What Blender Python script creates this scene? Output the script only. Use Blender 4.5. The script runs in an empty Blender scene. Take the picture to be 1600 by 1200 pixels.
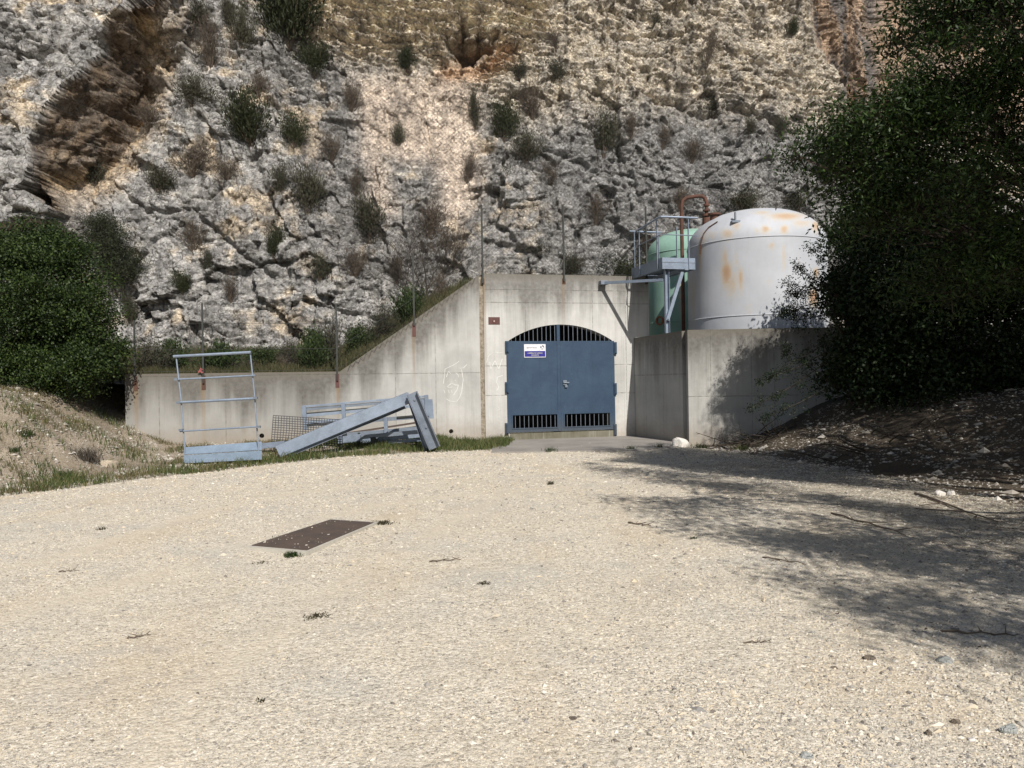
import bpy, bmesh, math, random
import numpy as np
from mathutils import Vector, Matrix, geometry
from mathutils.bvhtree import BVHTree
random.seed(7)
RS = np.random.RandomState(11)
sc = bpy.context.scene
R = math.radians

# ------------------------------------------------------------------ camera
CAMP = Vector((0.0, 0.0, 1.6))
FPX = 1220.0
cam_d = bpy.data.cameras.new("camera")
cam = bpy.data.objects.new("camera", cam_d)
sc.collection.objects.link(cam)
sc.camera = cam
cam_d.sensor_width = 36.0
cam_d.lens = 36.0 * FPX / 1600.0
cam_d.clip_end = 1000.0
cam_d.clip_start = 0.05
CM = Matrix.Rotation(R(90 - 0.09), 3, 'X') @ Matrix.Rotation(R(-0.95), 3, 'Z')
cam.matrix_world = Matrix.Translation(CAMP) @ CM.to_4x4()

# ------------------------------------------------------------------ light
SUN_EL, SUN_AZ = 41.0, 20.0            # azimuth measured from -Y towards +X
world = bpy.data.worlds.new("World")
sc.world = world
world.use_nodes = True
wn = world.node_tree.nodes
sky = wn.new('ShaderNodeTexSky')
sky.sky_type = 'NISHITA'
sky.sun_disc = False
sky.sun_elevation = R(SUN_EL)
sky.sun_rotation = R(180 - SUN_AZ)
bgn = wn['Background']
world.node_tree.links.new(sky.outputs[0], bgn.inputs[0])
bgn.inputs[1].default_value = 0.06
sd = bpy.data.lights.new("sun", 'SUN')
sd.energy = 4.9
sd.angle = R(0.53)
sd.color = (1.0, 0.945, 0.87)
sun = bpy.data.objects.new("sun", sd)
sc.collection.objects.link(sun)
to_sun = Vector((math.sin(R(SUN_AZ)) * math.cos(R(SUN_EL)), -math.cos(R(SUN_AZ)) * math.cos(R(SUN_EL)), math.sin(R(SUN_EL))))
sun.rotation_euler = to_sun.to_track_quat('Z', 'Y').to_euler()
sun.location = (10, -20, 30)
sc.view_settings.view_transform = 'Standard'
sc.view_settings.look = 'None'
sc.view_settings.exposure = 0.12
sc.view_settings.gamma = 1.0
sc.cycles.max_bounces = 6
sc.cycles.transparent_max_bounces = 8

# ------------------------------------------------------------------ helpers
def ray(px, py):
    v = CM @ Vector(((px - 800) / FPX, (600 - py) / FPX, -1.0))
    return v
def at_z(px, py, z=0.0):
    v = ray(px, py); t = (z - CAMP.z) / v.z
    return CAMP + v * t
def at_y(px, py, Y):
    v = ray(px, py); return CAMP + v * (Y / v.y)
def at_plane(px, py, p0, n):
    v = ray(px, py); t = (p0 - CAMP).dot(n) / v.dot(n)
    return CAMP + v * t
TH = R(13.98)
FO = Vector((1.36, 21.86, 0.0))
FM = Matrix.Translation(FO) @ Matrix.Rotation(TH, 4, 'Z')
FMI = FM.inverted()
AD = Vector((math.cos(TH), math.sin(TH), 0)); DD = Vector((-math.sin(TH), math.cos(TH), 0))
def fac(px, py, d=0.0):
    p = FMI @ at_plane(px, py, FO + DD * d, DD)
    return p.x, p.z
def tag(o, label=None, cat=None, group=None, kind=None):
    if label: o['label'] = label
    if cat: o['category'] = cat
    if group: o['group'] = group
    if kind: o['kind'] = kind
    return o
def link(o, parent=None):
    sc.collection.objects.link(o)
    if parent is not None: o.parent = parent
    return o
def empty(name, loc=(0, 0, 0), rz=0, mat=None):
    o = bpy.data.objects.new(name, None)
    o.empty_display_size = .2
    sc.collection.objects.link(o)
    if mat is not None: o.matrix_world = mat
    else:
        o.location = loc; o.rotation_euler = (0, 0, rz)
    return o
def np_mesh(name, V, F, mat=None, smooth=False, col=None, parent=None, attrs=None):
    """V (n,3); F (m,k) equal sized faces or a list of such arrays"""
    if not isinstance(F, list): F = [F]
    me = bpy.data.meshes.new(name)
    V = np.asarray(V, dtype=np.float32)
    me.vertices.add(len(V)); me.vertices.foreach_set('co', V.ravel())
    nl = sum(f.size for f in F); npo = sum(len(f) for f in F)
    me.loops.add(nl); me.polygons.add(npo)
    me.loops.foreach_set('vertex_index', np.concatenate([f.ravel() for f in F]).astype(np.int32))
    tot = np.concatenate([np.full(len(f), f.shape[1]) for f in F]).astype(np.int32)
    st = np.concatenate([[0], np.cumsum(tot)[:-1]]).astype(np.int32)
    me.polygons.foreach_set('loop_start', st)
    me.polygons.foreach_set('loop_total', tot)
    me.polygons.foreach_set('use_smooth', np.full(npo, smooth))
    me.update(calc_edges=True)
    if col is not None:
        a = me.color_attributes.new('col', 'FLOAT_COLOR', 'POINT')
        c4 = np.ones((len(V), 4), np.float32); c4[:, :3] = col
        a.data.foreach_set('color', c4.ravel())
    if attrs:
        for k, v in attrs.items():
            a = me.attributes.new(k, 'FLOAT', 'POINT'); a.data.foreach_set('value', np.asarray(v, np.float32).ravel())
    if mat: me.materials.append(mat)
    o = bpy.data.objects.new(name, me)
    link(o, parent)
    return o

class MB:
    def __init__(s): s.v = []; s.f = []
    def add(s, vs, fs):
        b = len(s.v); s.v += [tuple(v) for v in vs]; s.f += [tuple(b + i for i in f) for f in fs]
    def box(s, x0, x1, y0, y1, z0, z1, M=None):
        vs = [Vector((x, y, z)) for x in (x0, x1) for y in (y0, y1) for z in (z0, z1)]
        if M is not None: vs = [M @ v for v in vs]
        s.add(vs, [(0, 1, 3, 2), (4, 6, 7, 5), (0, 4, 5, 1), (2, 3, 7, 6), (0, 2, 6, 4), (1, 5, 7, 3)])
    def bar(s, p0, p1, w, h, up=(0, 0, 1)):
        p0 = Vector(p0); p1 = Vector(p1); d = (p1 - p0); L = d.length; d.normalize()
        u = Vector(up)
        if abs(d.dot(u)) > .98: u = Vector((0, 1, 0))
        sd_ = d.cross(u).normalized(); up_ = sd_.cross(d).normalized()
        M = Matrix((( d.x, sd_.x, up_.x, p0.x), (d.y, sd_.y, up_.y, p0.y), (d.z, sd_.z, up_.z, p0.z), (0, 0, 0, 1)))
        s.box(0, L, -w / 2, w / 2, -h / 2, h / 2, M); return M, L
    def channel(s, p0, p1, w, h, t=.008, up=(0, 0, 1), open_dir=1):
        """U channel: web of height h, flanges of depth w on one side"""
        p0 = Vector(p0); p1 = Vector(p1); d = (p1 - p0); L = d.length; d.normalize()
        u = Vector(up)
        if abs(d.dot(u)) > .98: u = Vector((0, 1, 0))
        sd_ = d.cross(u).normalized(); up_ = sd_.cross(d).normalized()
        M = Matrix((( d.x, sd_.x, up_.x, p0.x), (d.y, sd_.y, up_.y, p0.y), (d.z, sd_.z, up_.z, p0.z), (0, 0, 0, 1)))
        s.box(0, L, 0, t * open_dir, -h / 2, h / 2, M)
        s.box(0.001, L - .001, t * open_dir, w * open_dir, h / 2 - t, h / 2 - .0005, M)
        s.box(0.001, L - .001, t * open_dir, w * open_dir, -h / 2 + .0005, -h / 2 + t, M)
    def tube(s, pts, r, n=8, cap=True):
        pts = [Vector(p) for p in pts]
        rs = r if isinstance(r, (list, tuple)) else [r] * len(pts)
        b = len(s.v); prev = None
        for i, p in enumerate(pts):
            if i == 0: t = pts[1] - p
            elif i == len(pts) - 1: t = p - pts[i - 1]
            else: t = (pts[i + 1] - p).normalized() + (p - pts[i - 1]).normalized()
            t.normalize()
            if prev is None:
                a = Vector((0, 0, 1)) if abs(t.z) < .9 else Vector((1, 0, 0))
                x = t.cross(a).normalized()
            else:
                x = (prev - t * prev.dot(t)).normalized()
            prev = x; y = t.cross(x)
            for k in range(n):
                an = 2 * math.pi * k / n
                s.v.append(tuple(p + (x * math.cos(an) + y * math.sin(an)) * rs[i]))
        for i in range(len(pts) - 1):
            for k in range(n):
                k2 = (k + 1) % n
                s.f.append((b + i * n + k, b + i * n + k2, b + (i + 1) * n + k2, b + (i + 1) * n + k))
        if cap:
            s.f.append(tuple(b + k for k in range(n))[::-1])
            s.f.append(tuple(b + (len(pts) - 1) * n + k for k in range(n)))
    def cyl(s, c, r, h, n=16, axis='Z'):
        c = Vector(c); d = {'Z': Vector((0, 0, 1)), 'Y': Vector((0, 1, 0)), 'X': Vector((1, 0, 0))}[axis]
        s.tube([c, c + d * h], r, n)
    def ribbon(s, pts, w, n):
        """flat stroke with a small thickness, lying in the plane with normal n"""
        for a, b in zip(pts[:-1], pts[1:]):
            a = Vector(a); b = Vector(b); d = (b - a)
            if d.length < 1e-5: continue
            M, L = s.bar(a, b, .004, w, up=d.cross(Vector(n)).normalized())
    def build(s, name, mat, parent=None, smooth=False, bevel=0, M=None):
        me = bpy.data.meshes.new(name)
        me.from_pydata(s.v, [], s.f)
        bm = bmesh.new(); bm.from_mesh(me); bmesh.ops.recalc_face_normals(bm, faces=bm.faces); bm.to_mesh(me); bm.free()
        if smooth:
            for p in me.polygons: p.use_smooth = True
        me.materials.append(mat)
        o = bpy.data.objects.new(name, me); link(o, parent)
        if M is not None: o.matrix_world = M
        if smooth:
            try: me.set_sharp_from_angle(angle=R(40))
            except Exception: pass
        if bevel:
            m = o.modifiers.new('bevel', 'BEVEL'); m.width = bevel; m.segments = 2; m.limit_method = 'ANGLE'; m.angle_limit = R(50)
        return o

# ---- numpy noise
def _h(ix, iy, seed):
    ix = ix.astype(np.int64); iy = iy.astype(np.int64)
    n = (ix * 374761393 + iy * 668265263 + seed * 2147483647 + 1013904223) & 0xffffffff
    n = ((n ^ (n >> 13)) * 1274126177) & 0xffffffff
    n = ((n ^ (n >> 16)) * 2246822519) & 0xffffffff
    n = n ^ (n >> 15)
    return (n & 0xffffff).astype(np.float64) / 0xffffff
def perlin(x, y, seed=0):
    ix = np.floor(x); iy = np.floor(y); fx = x - ix; fy = y - iy
    u = fx * fx * fx * (fx * (fx * 6 - 15) + 10); v = fy * fy * fy * (fy * (fy * 6 - 15) + 10)
    def g(dx, dy):
        a = _h(ix + dx, iy + dy, seed) * 2 * np.pi
        return np.cos(a) * (fx - dx) + np.sin(a) * (fy - dy)
    n00, n10, n01, n11 = g(0, 0), g(1, 0), g(0, 1), g(1, 1)
    return ((n00 * (1 - u) + n10 * u) * (1 - v) + (n01 * (1 - u) + n11 * u) * v) * 1.5
def fbm(x, y, o=4, seed=0, g=.5):
    s = 0; a = 1; f = 1; t = 0
    for i in range(o):
        s = s + a * perlin(x * f + i * 17.3, y * f - i * 9.1, seed + i); t += a; a *= g; f *= 2.03
    return s / t
def worley(x, y, seed=0):
    ix = np.floor(x); iy = np.floor(y)
    f1 = np.full(x.shape, 9.); f2 = np.full(x.shape, 9.); cid = np.zeros(x.shape); dx1 = np.zeros(x.shape); dy1 = np.zeros(x.shape)
    for dx in (-1, 0, 1):
        for dy in (-1, 0, 1):
            cx = ix + dx; cy = iy + dy
            px = cx + .1 + .8 * _h(cx, cy, seed); py = cy + .1 + .8 * _h(cx, cy, seed + 5)
            ddx = x - px; ddy = y - py; d = .72 * np.maximum(np.abs(ddx + .25 * ddy), np.abs(ddy - .25 * ddx)) + .28 * np.sqrt(ddx ** 2 + ddy ** 2)
            c = _h(cx, cy, seed + 9)
            m = d < f1
            f2 = np.where(m, f1, np.minimum(f2, d))
            cid = np.where(m, c, cid); dx1 = np.where(m, ddx, dx1); dy1 = np.where(m, ddy, dy1)
            f1 = np.where(m, d, f1)
    return f1, f2, cid, dx1, dy1
def sstep(a, b, x):
    t = np.clip((x - a) / (b - a), 0, 1); return t * t * (3 - 2 * t)
def blocks(x, y, s, amp, tilt, seed):
    f1, f2, c, dx, dy = worley(x / s, y / s, seed)
    c2 = (c * 7919) % 1; c3 = (c * 104729) % 1
    return (c - .5) * amp + ((c2 - .5) * dx + (c3 - .5) * dy) * s * tilt * 2, f2 - f1
def boxblur(A, w, ax_):
    k = 2 * w + 1
    P = np.concatenate([np.repeat(np.take(A, [0], ax_), w + 1, ax_), A, np.repeat(np.take(A, [-1], ax_), w, ax_)], ax_)
    cs = np.cumsum(P, ax_)
    n = A.shape[ax_]
    return (np.take(cs, range(k, k + n), ax_) - np.take(cs, range(0, n), ax_)) / k
def seg_dist(x, y, pts):
    d = np.full(x.shape, 1e9)
    for (ax, ay), (bx, by) in zip(pts[:-1], pts[1:]):
        vx, vy = bx - ax, by - ay; L = vx * vx + vy * vy + 1e-9
        t = np.clip(((x - ax) * vx + (y - ay) * vy) / L, 0, 1)
        d = np.minimum(d, np.hypot(x - ax - t * vx, y - ay - t * vy))
    return d
def in_poly(x, y, pts):
    ins = np.zeros(x.shape, bool); n = len(pts)
    for i in range(n):
        ax, ay = pts[i]; bx, by = pts[(i + 1) % n]
        if ay == by: continue
        c = ((ay > y) != (by > y)) & (x < (bx - ax) * (y - ay) / (by - ay) + ax)
        ins ^= c
    return ins
def sdf(x, y, pts):
    d = seg_dist(x, y, list(pts) + [pts[0]])
    return np.where(in_poly(x, y, pts), -d, d)

# ------------------------------------------------------------------ materials
class NT:
    def __init__(s, name):
        s.m = bpy.data.materials.new(name); s.m.use_nodes = True
        s.t = s.m.node_tree; s.n = s.t.nodes; s.l = s.t.links
        s.b = s.n['Principled BSDF']; s.out = s.n['Material Output']
    def inp(s, sock, v):
        if v is None: return
        if hasattr(v, 'is_output') or isinstance(v, bpy.types.NodeSocket): s.l.new(v, sock)
        elif isinstance(v, (tuple, list)):
            sock.default_value = (*v, 1.0) if len(v) == 3 and sock.type == 'RGBA' else v
        else: sock.default_value = v
    def math(s, op, a, b=None, c=None, clamp=False):
        n = s.n.new('ShaderNodeMath'); n.operation = op; n.use_clamp = clamp
        s.inp(n.inputs[0], a); s.inp(n.inputs[1], b)
        if c is not None: s.inp(n.inputs[2], c)
        return n.outputs[0]
    def coord(s, kind='Object'):
        return s.n.new('ShaderNodeTexCoord').outputs[kind]
    def mapping(s, vec, scale=(1, 1, 1), loc=(0, 0, 0)):
        n = s.n.new('ShaderNodeMapping'); s.l.new(vec, n.inputs[0]); n.inputs['Scale'].default_value = scale; n.inputs['Location'].default_value = loc
        return n.outputs[0]
    def noise(s, vec, scale, detail=4, rough=.55, dist=0):
        n = s.n.new('ShaderNodeTexNoise'); s.inp(n.inputs['Vector'], vec)
        n.inputs['Scale'].default_value = scale; n.inputs['Detail'].default_value = detail; n.inputs['Roughness'].default_value = rough
        n.inputs['Distortion'].default_value = dist
        return n.outputs[0]
    def voro(s, vec, scale, feature='F1', out='Distance', rnd=1.0):
        n = s.n.new('ShaderNodeTexVoronoi'); n.feature = feature; s.inp(n.inputs['Vector'], vec)
        n.inputs['Scale'].default_value = scale; n.inputs['Randomness'].default_value = rnd
        return n.outputs[out]
    def mr(s, v, a, b, c=0, d=1, smooth=False):
        n = s.n.new('ShaderNodeMapRange'); n.clamp = True
        if smooth: n.interpolation_type = 'SMOOTHSTEP'
        s.inp(n.inputs[0], v); s.inp(n.inputs[1], a); s.inp(n.inputs[2], b); s.inp(n.inputs[3], c); s.inp(n.inputs[4], d)
        return n.outputs[0]
    def mix(s, f, a, b, mode='MIX'):
        n = s.n.new('ShaderNodeMix'); n.data_type = 'RGBA'; n.blend_type = mode
        s.inp(n.inputs[0], f); s.inp(n.inputs[6], a); s.inp(n.inputs[7], b)
        return n.outputs[2]
    def ramp(s, f, stops):
        n = s.n.new('ShaderNodeValToRGB'); s.inp(n.inputs[0], f)
        e = n.color_ramp.elements
        while len(e) < len(stops): e.new(.5)
        for k, (p, c) in enumerate(stops): e[k].position = p; e[k].color = (*c, 1)
        return n.outputs[0]
    def sep(s, vec):
        n = s.n.new('ShaderNodeSeparateXYZ'); s.l.new(vec, n.inputs[0]); return n.outputs
    def attr(s, name, out='Color'):
        n = s.n.new('ShaderNodeAttribute'); n.attribute_name = name; return n.outputs[out]
    def bump(s, h, dist=.01, strength=1.0, prev=None):
        n = s.n.new('ShaderNodeBump'); s.inp(n.inputs['Height'], h); n.inputs['Distance'].default_value = dist; n.inputs['Strength'].default_value = strength
        if prev is not None: s.l.new(prev, n.inputs['Normal'])
        return n.outputs[0]
    def island(s):
        return s.n.new('ShaderNodeNewGeometry').outputs['Random Per Island']
    def objrand(s):
        return s.n.new('ShaderNodeObjectInfo').outputs['Random']
    def set(s, color=None, rough=None, metal=None, normal=None, spec=None):
        s.inp(s.b.inputs['Base Color'], color); s.inp(s.b.inputs['Roughness'], rough)
        s.inp(s.b.inputs['Metallic'], metal)
        if spec is not None: s.b.inputs['Specular IOR Level'].default_value = spec
        if normal is not None: s.l.new(normal, s.b.inputs['Normal'])
        return s.m

def mat_cliff():
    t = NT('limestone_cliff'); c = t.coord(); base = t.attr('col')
    n1 = t.noise(c, 3.2, 8, .68); n2 = t.noise(c, 14, 5, .65)
    vv = t.voro(t.math('ADD', 0, 0) if False else t.mapping(c, (1, 1, 1.4)), 7.5, 'DISTANCE_TO_EDGE')
    k = t.mr(n1, .32, .68, .58, 1.34); k2 = t.mr(n2, .32, .68, .76, 1.22)
    crack = t.mr(vv, 0, .04, .6, 1)
    vs = t.noise(t.mapping(c, (1, 1, .22)), 4.5, 5, .65); k3 = t.mr(vs, .35, .65, .78, 1.2)
    m = t.math('MULTIPLY', t.math('MULTIPLY', t.math('MULTIPLY', k, k3), k2), crack)
    n3 = t.noise(t.mapping(c, (1, 1, .35)), 1.3, 6, .7)
    dark = t.mr(n3, .54, .68, 0, .62)
    col = t.mix(1, base, t.n.new('ShaderNodeCombineColor').outputs[0] if False else base, 'MIX')
    g = t.n.new('ShaderNodeCombineXYZ'); [t.inp(g.inputs[i], m) for i in range(3)]
    col = t.mix(1.0, base, g.outputs[0], 'MULTIPLY')
    col = t.mix(dark, col, (.085, .083, .08))
    wv = t.n.new('ShaderNodeVectorMath'); wv.operation = 'ADD'; t.l.new(c, wv.inputs[0])
    nz = t.n.new('ShaderNodeTexNoise'); nz.inputs['Scale'].default_value = 5; nz.inputs['Detail'].default_value = 3; t.l.new(c, nz.inputs['Vector'])
    sc2 = t.n.new('ShaderNodeVectorMath'); sc2.operation = 'SCALE'; t.l.new(nz.outputs['Color'], sc2.inputs[0]); sc2.inputs['Scale'].default_value = .12; t.l.new(sc2.outputs[0], wv.inputs[1])
    c1 = t.sep(t.voro(t.mapping(wv.outputs[0], (1, 1, 1.3)), 4.3, 'F1', 'Color'))[0]; c2 = t.sep(t.voro(t.mapping(wv.outputs[0], (1, 1, 1.2)), 9.5, 'F1', 'Color'))[1]
    fac_ = t.math('ADD', t.mr(c1, 0, 1, -.14, .14), t.mr(c2, 0, 1, -.12, .12)); m2 = t.math('ADD', 1, fac_)
    mm = t.n.new('ShaderNodeCombineXYZ'); [t.inp(mm.inputs[i], m2) for i in range(3)]; col = t.mix(1.0, col, mm.outputs[0], 'MULTIPLY')
    fr1 = t.voro(t.mapping(wv.outputs[0], (1, 1, 1.25), (2, 3, 1)), 2.4, 'DISTANCE_TO_EDGE'); fr2 = t.voro(t.mapping(wv.outputs[0], (1.2, 1, .85)), 6.0, 'DISTANCE_TO_EDGE')
    brk = t.mr(t.noise(c, 1.7, 3, .6), .42, .6)
    ln = t.math('MAXIMUM', t.math('MULTIPLY', t.mr(fr1, .004, .028, 1, 0), brk), t.math('MULTIPLY', t.mr(fr2, .008, .05, .75, 0), t.mr(t.noise(c, 3.1, 3, .6), .45, .6)))
    col = t.mix(t.math('MULTIPLY', ln, .8), col, (.06, .052, .045))
    h = t.math('ADD', t.math('MULTIPLY', n1, .035), t.math('MULTIPLY', n2, .014))
    h = t.math('ADD', h, t.math('ADD', t.math('MULTIPLY', c1, .035), t.math('MULTIPLY', c2, .022)))
    h = t.math('SUBTRACT', h, t.math('MULTIPLY', ln, .05))
    return t.set(col, .93, 0, t.bump(h, 1.0, 1.0), spec=.15)

def mat_ground():
    t = NT('limestone_gravel'); c = t.coord(); soil = t.attr('soil', 'Fac')
    cell = t.voro(c, 85, 'F1', 'Color'); cell2 = t.voro(c, 34, 'F1', 'Color')
    s1 = t.sep(cell)[0]; s2 = t.sep(cell2)[1]
    s3 = t.sep(t.voro(c, 150, 'F1', 'Color'))[0]
    v = t.math('ADD', t.math('MULTIPLY', s1, .45), t.math('ADD', t.math('MULTIPLY', s2, .25), t.math('MULTIPLY', s3, .30)))
    gcol = t.ramp(v, [(.12, (.17, .155, .135)), (.32, (.46, .415, .34)), (.5, (.60, .545, .45)), (.7, (.69, .635, .53)), (.9, (.88, .84, .75))])
    n = t.noise(c, .55, 6, .6); n2 = t.noise(c, 3.0, 5, .65); n3 = t.noise(t.mapping(c, (1, .35, 1)), 1.1, 4, .5)
    gcol = t.mix(t.mr(n, .42, .66, 0, .3), gcol, (.60, .52, .39))
    gcol = t.mix(t.mr(n2, .52, .72, 0, .4), gcol, (.36, .33, .29))
    gcol = t.mix(t.mr(n3, .5, .7, 0, .35), gcol, (.50, .39, .26))
    n4 = t.noise(t.mapping(c, (1, 1, 1), (13, 5, 0)), .9, 5, .6); gcol = t.mix(t.mr(n4, .52, .66, 0, .35), gcol, (.42, .42, .41))
    gcol = t.mix(t.math('MULTIPLY', t.attr('track', 'Fac'), .5), gcol, (.62, .545, .43))
    scol = t.ramp(t.math('ADD', t.math('MULTIPLY', s1, .5), t.math('MULTIPLY', n2, .5)), [(.2, (.15, .12, .09)), (.5, (.30, .25, .19)), (.8, (.50, .45, .37))])
    scol = t.mix(t.mr(n, .45, .6, 0, .5), scol, (.16, .13, .09))
    f = t.mr(t.math('ADD', soil, t.math('MULTIPLY', t.math('SUBTRACT', n2, .5), .9)), .35, .65)
    lit = t.attr('litter', 'Fac'); scol = t.mix(t.math('MULTIPLY', lit, .85), scol, (.06, .048, .036))  # bank soil darkened for its litter and, in the colour, for shade
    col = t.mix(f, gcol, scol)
    col = t.mix(t.math('MULTIPLY', t.mr(t.math('ADD', t.math('MULTIPLY', s2, .5), n2), .52, .92), lit), col, (.075, .06, .045))  # same mask deepens the tree shade on the gravel, besides the litter
    d1 = t.voro(c, 85, 'F1'); d2 = t.voro(c, 34, 'F1')
    h = t.math('ADD', t.math('MULTIPLY', t.math('SUBTRACT', 1, d1), .005), t.math('MULTIPLY', t.math('SUBTRACT', 1, d2), .012))
    h = t.math('ADD', h, t.math('MULTIPLY', s1, .005)); h = t.math('ADD', h, t.math('MULTIPLY', n2, .03))
    return t.set(col, .95, 0, t.bump(h, 1.0, .55), spec=.1)

def mat_stone(name, stops):
    t = NT(name); c = t.coord(); i = t.island()
    n = t.noise(c, 40, 3, .6)
    col = t.ramp(i, stops); col = t.mix(t.mr(n, .4, .7, 0, .3), col, (.30, .27, .23))
    return t.set(col, .9, 0, t.bump(n, .004), spec=.15)

def mat_rock(name, ca, cb, sc_=6):
    t = NT(name); c = t.coord(); n = t.noise(c, sc_, 6, .65); v = t.voro(c, sc_ * 1.3, 'DISTANCE_TO_EDGE')
    col = t.mix(t.mr(n, .35, .65), ca, cb)
    return t.set(col, .9, 0, t.bump(t.math('ADD', n, t.math('MULTIPLY', t.mr(v, 0, .1), .15)), .03), spec=.2)

def mat_concrete(name, a1=0, t1=99, a2=1, t2=99, hj=(), vj=(), rust=(), ca=(.36, .35, .315), cb=(.50, .485, .44), stain=1.0, zb=0, dirt=.5, left=None):
    """board-marked concrete: x along the wall, z up; darker drip stains hang from the coping"""
    t = NT(name); c = t.coord(); X, Y, Z = t.sep(c)
    n = t.noise(c, .9, 7, .6); nf = t.noise(c, 9, 5, .6); st = t.noise(t.mapping(c, (7, 7, .28)), 1, 5, .65)
    st2 = t.noise(t.mapping(c, (1.5, 1.5, .11), (3.1, 0, 0)), 1, 5, .62)
    st3 = t.noise(t.mapping(c, (22, 22, .8)), 1, 3, .6)
    col = t.mix(t.mr(n, .35, .65), ca, cb)
    col = t.mix(t.mr(st, .5, .78, 0, .42), col, (.24, .23, .205))
    col = t.mix(t.mr(st3, .58, .75, 0, .25), col, (.60, .59, .55))
    top = t.mr(X, a1, a2, t1, t2)
    dz = t.math('SUBTRACT', top, Z)
    up = t.mr(dz, 0, 1.7, .42, -.16)
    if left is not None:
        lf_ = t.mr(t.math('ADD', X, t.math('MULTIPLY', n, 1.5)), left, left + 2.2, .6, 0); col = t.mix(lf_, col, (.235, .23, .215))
    m = t.mr(t.math('ADD', st2, up), .50, .80, 0, .92 * stain)
    m = t.math('MULTIPLY', m, t.mr(nf, .3, .6, .75, 1))
    col = t.mix(m, col, (.115, .108, .097))
    edge = t.mr(t.math('ADD', dz, t.math('MULTIPLY', t.math('SUBTRACT', nf, .5), .25)), .0, .22, .75 * stain, 0)
    col = t.mix(edge, col, (.15, .135, .11))
    lines = None
    for z in hj:
        w = t.mr(t.math('ABSOLUTE', t.math('SUBTRACT', Z, z)), .006, .02, 1, 0); lines = w if lines is None else t.math('MAXIMUM', lines, w)
    for x in vj:
        w = t.mr(t.math('ABSOLUTE', t.math('SUBTRACT', X, x)), .005, .018, 1, 0); lines = w if lines is None else t.math('MAXIMUM', lines, w)
    if lines is not None:
        lines = t.math('MULTIPLY', lines, t.mr(nf, .35, .65, .08, .6))
        col = t.mix(lines, col, (.12, .115, .10))
    for (x, zt, L, wd, k) in rust:
        xx = t.math('ADD', X, t.math('MULTIPLY', t.math('SUBTRACT', st2, .5), .05))
        w = t.mr(t.math('ABSOLUTE', t.math('SUBTRACT', xx, x)), wd * .3, wd, 1, 0)
        w = t.math('MULTIPLY', w, t.mr(Z, zt, zt - L, k, .1)); w = t.math('MULTIPLY', w, t.math('LESS_THAN', Z, zt))
        col = t.mix(w, col, (.25, .175, .10))
    dd = t.mr(t.math('ADD', t.math('SUBTRACT', Z, zb), t.math('MULTIPLY', nf, -.6)), -.25, .35, dirt, 0)
    col = t.mix(dd, col, (.27, .21, .145))
    pits = t.mr(t.voro(c, 14, 'F1'), .0, .12, 1, 0)
    h = t.math('ADD', t.math('MULTIPLY', nf, .006), t.math('MULTIPLY', st3, .004))
    h = t.math('SUBTRACT', h, t.math('MULTIPLY', pits, .004))
    if lines is not None: h = t.math('SUBTRACT', h, t.math('MULTIPLY', lines, .01))
    return t.set(col, .9, 0, t.bump(h, 1.0), spec=.2)

def mat_metal(name, base, dark, rough=.5, metal=.35, rust=0.0, scale=3):
    t = NT(name); c = t.coord(); n = t.noise(c, scale, 6, .6); n2 = t.noise(c, scale * 9, 4, .6)
    col = t.mix(t.mr(n, .35, .7), base, dark)
    col = t.mix(t.mr(n2, .5, .75, 0, .35), col, tuple(min(1, x * 1.35) for x in base))
    if rust: col = t.mix(t.mr(t.noise(c, scale * 2.3, 6, .7), .72 - rust, .8 - rust, 0, .9), col, (.20, .085, .035))
    return t.set(col, t.mr(n2, .2, .8, rough - .1, rough + .15), metal, t.bump(n2, .002), spec=.4)

def mat_door():
    t = NT('blue_paint'); c = t.coord(); n = t.noise(c, 1.6, 6, .65, .4); n2 = t.noise(c, 14, 5, .65); s_ = t.noise(t.mapping(c, (9, 9, .7)), 1, 4, .6)
    col = t.mix(t.mr(n, .35, .68), (.030, .056, .098), (.042, .076, .125))
    col = t.mix(t.mr(s_, .55, .75, 0, .35), col, (.025, .042, .07))
    col = t.mix(t.mr(n2, .60, .72, 0, .55), col, (.075, .11, .155))
    sc_r = t.noise(t.mapping(c, (.8, 1, 6), (2, 0, 1)), 3, 6, .75, .8); col = t.mix(t.mr(sc_r, .66, .72, 0, .45), col, (.12, .15, .19))
    zl = t.sep(c)[2]; col = t.mix(t.mr(t.math('ADD', zl, t.math('MULTIPLY', n2, .5)), .95, .45, 0, .45), col, (.10, .095, .085))
    return t.set(col, t.mr(n2, .3, .7, .45, .7), .1, t.bump(n, .01), spec=.35)

def mat_plain(name, c, rough=.7, metal=0):
    t = NT(name); n = t.noise(t.coord(), 12, 4, .6)
    return t.set(t.mix(t.mr(n, .35, .7), c, tuple(x * .78 for x in c)), rough, metal, t.bump(n, .001))

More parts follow.
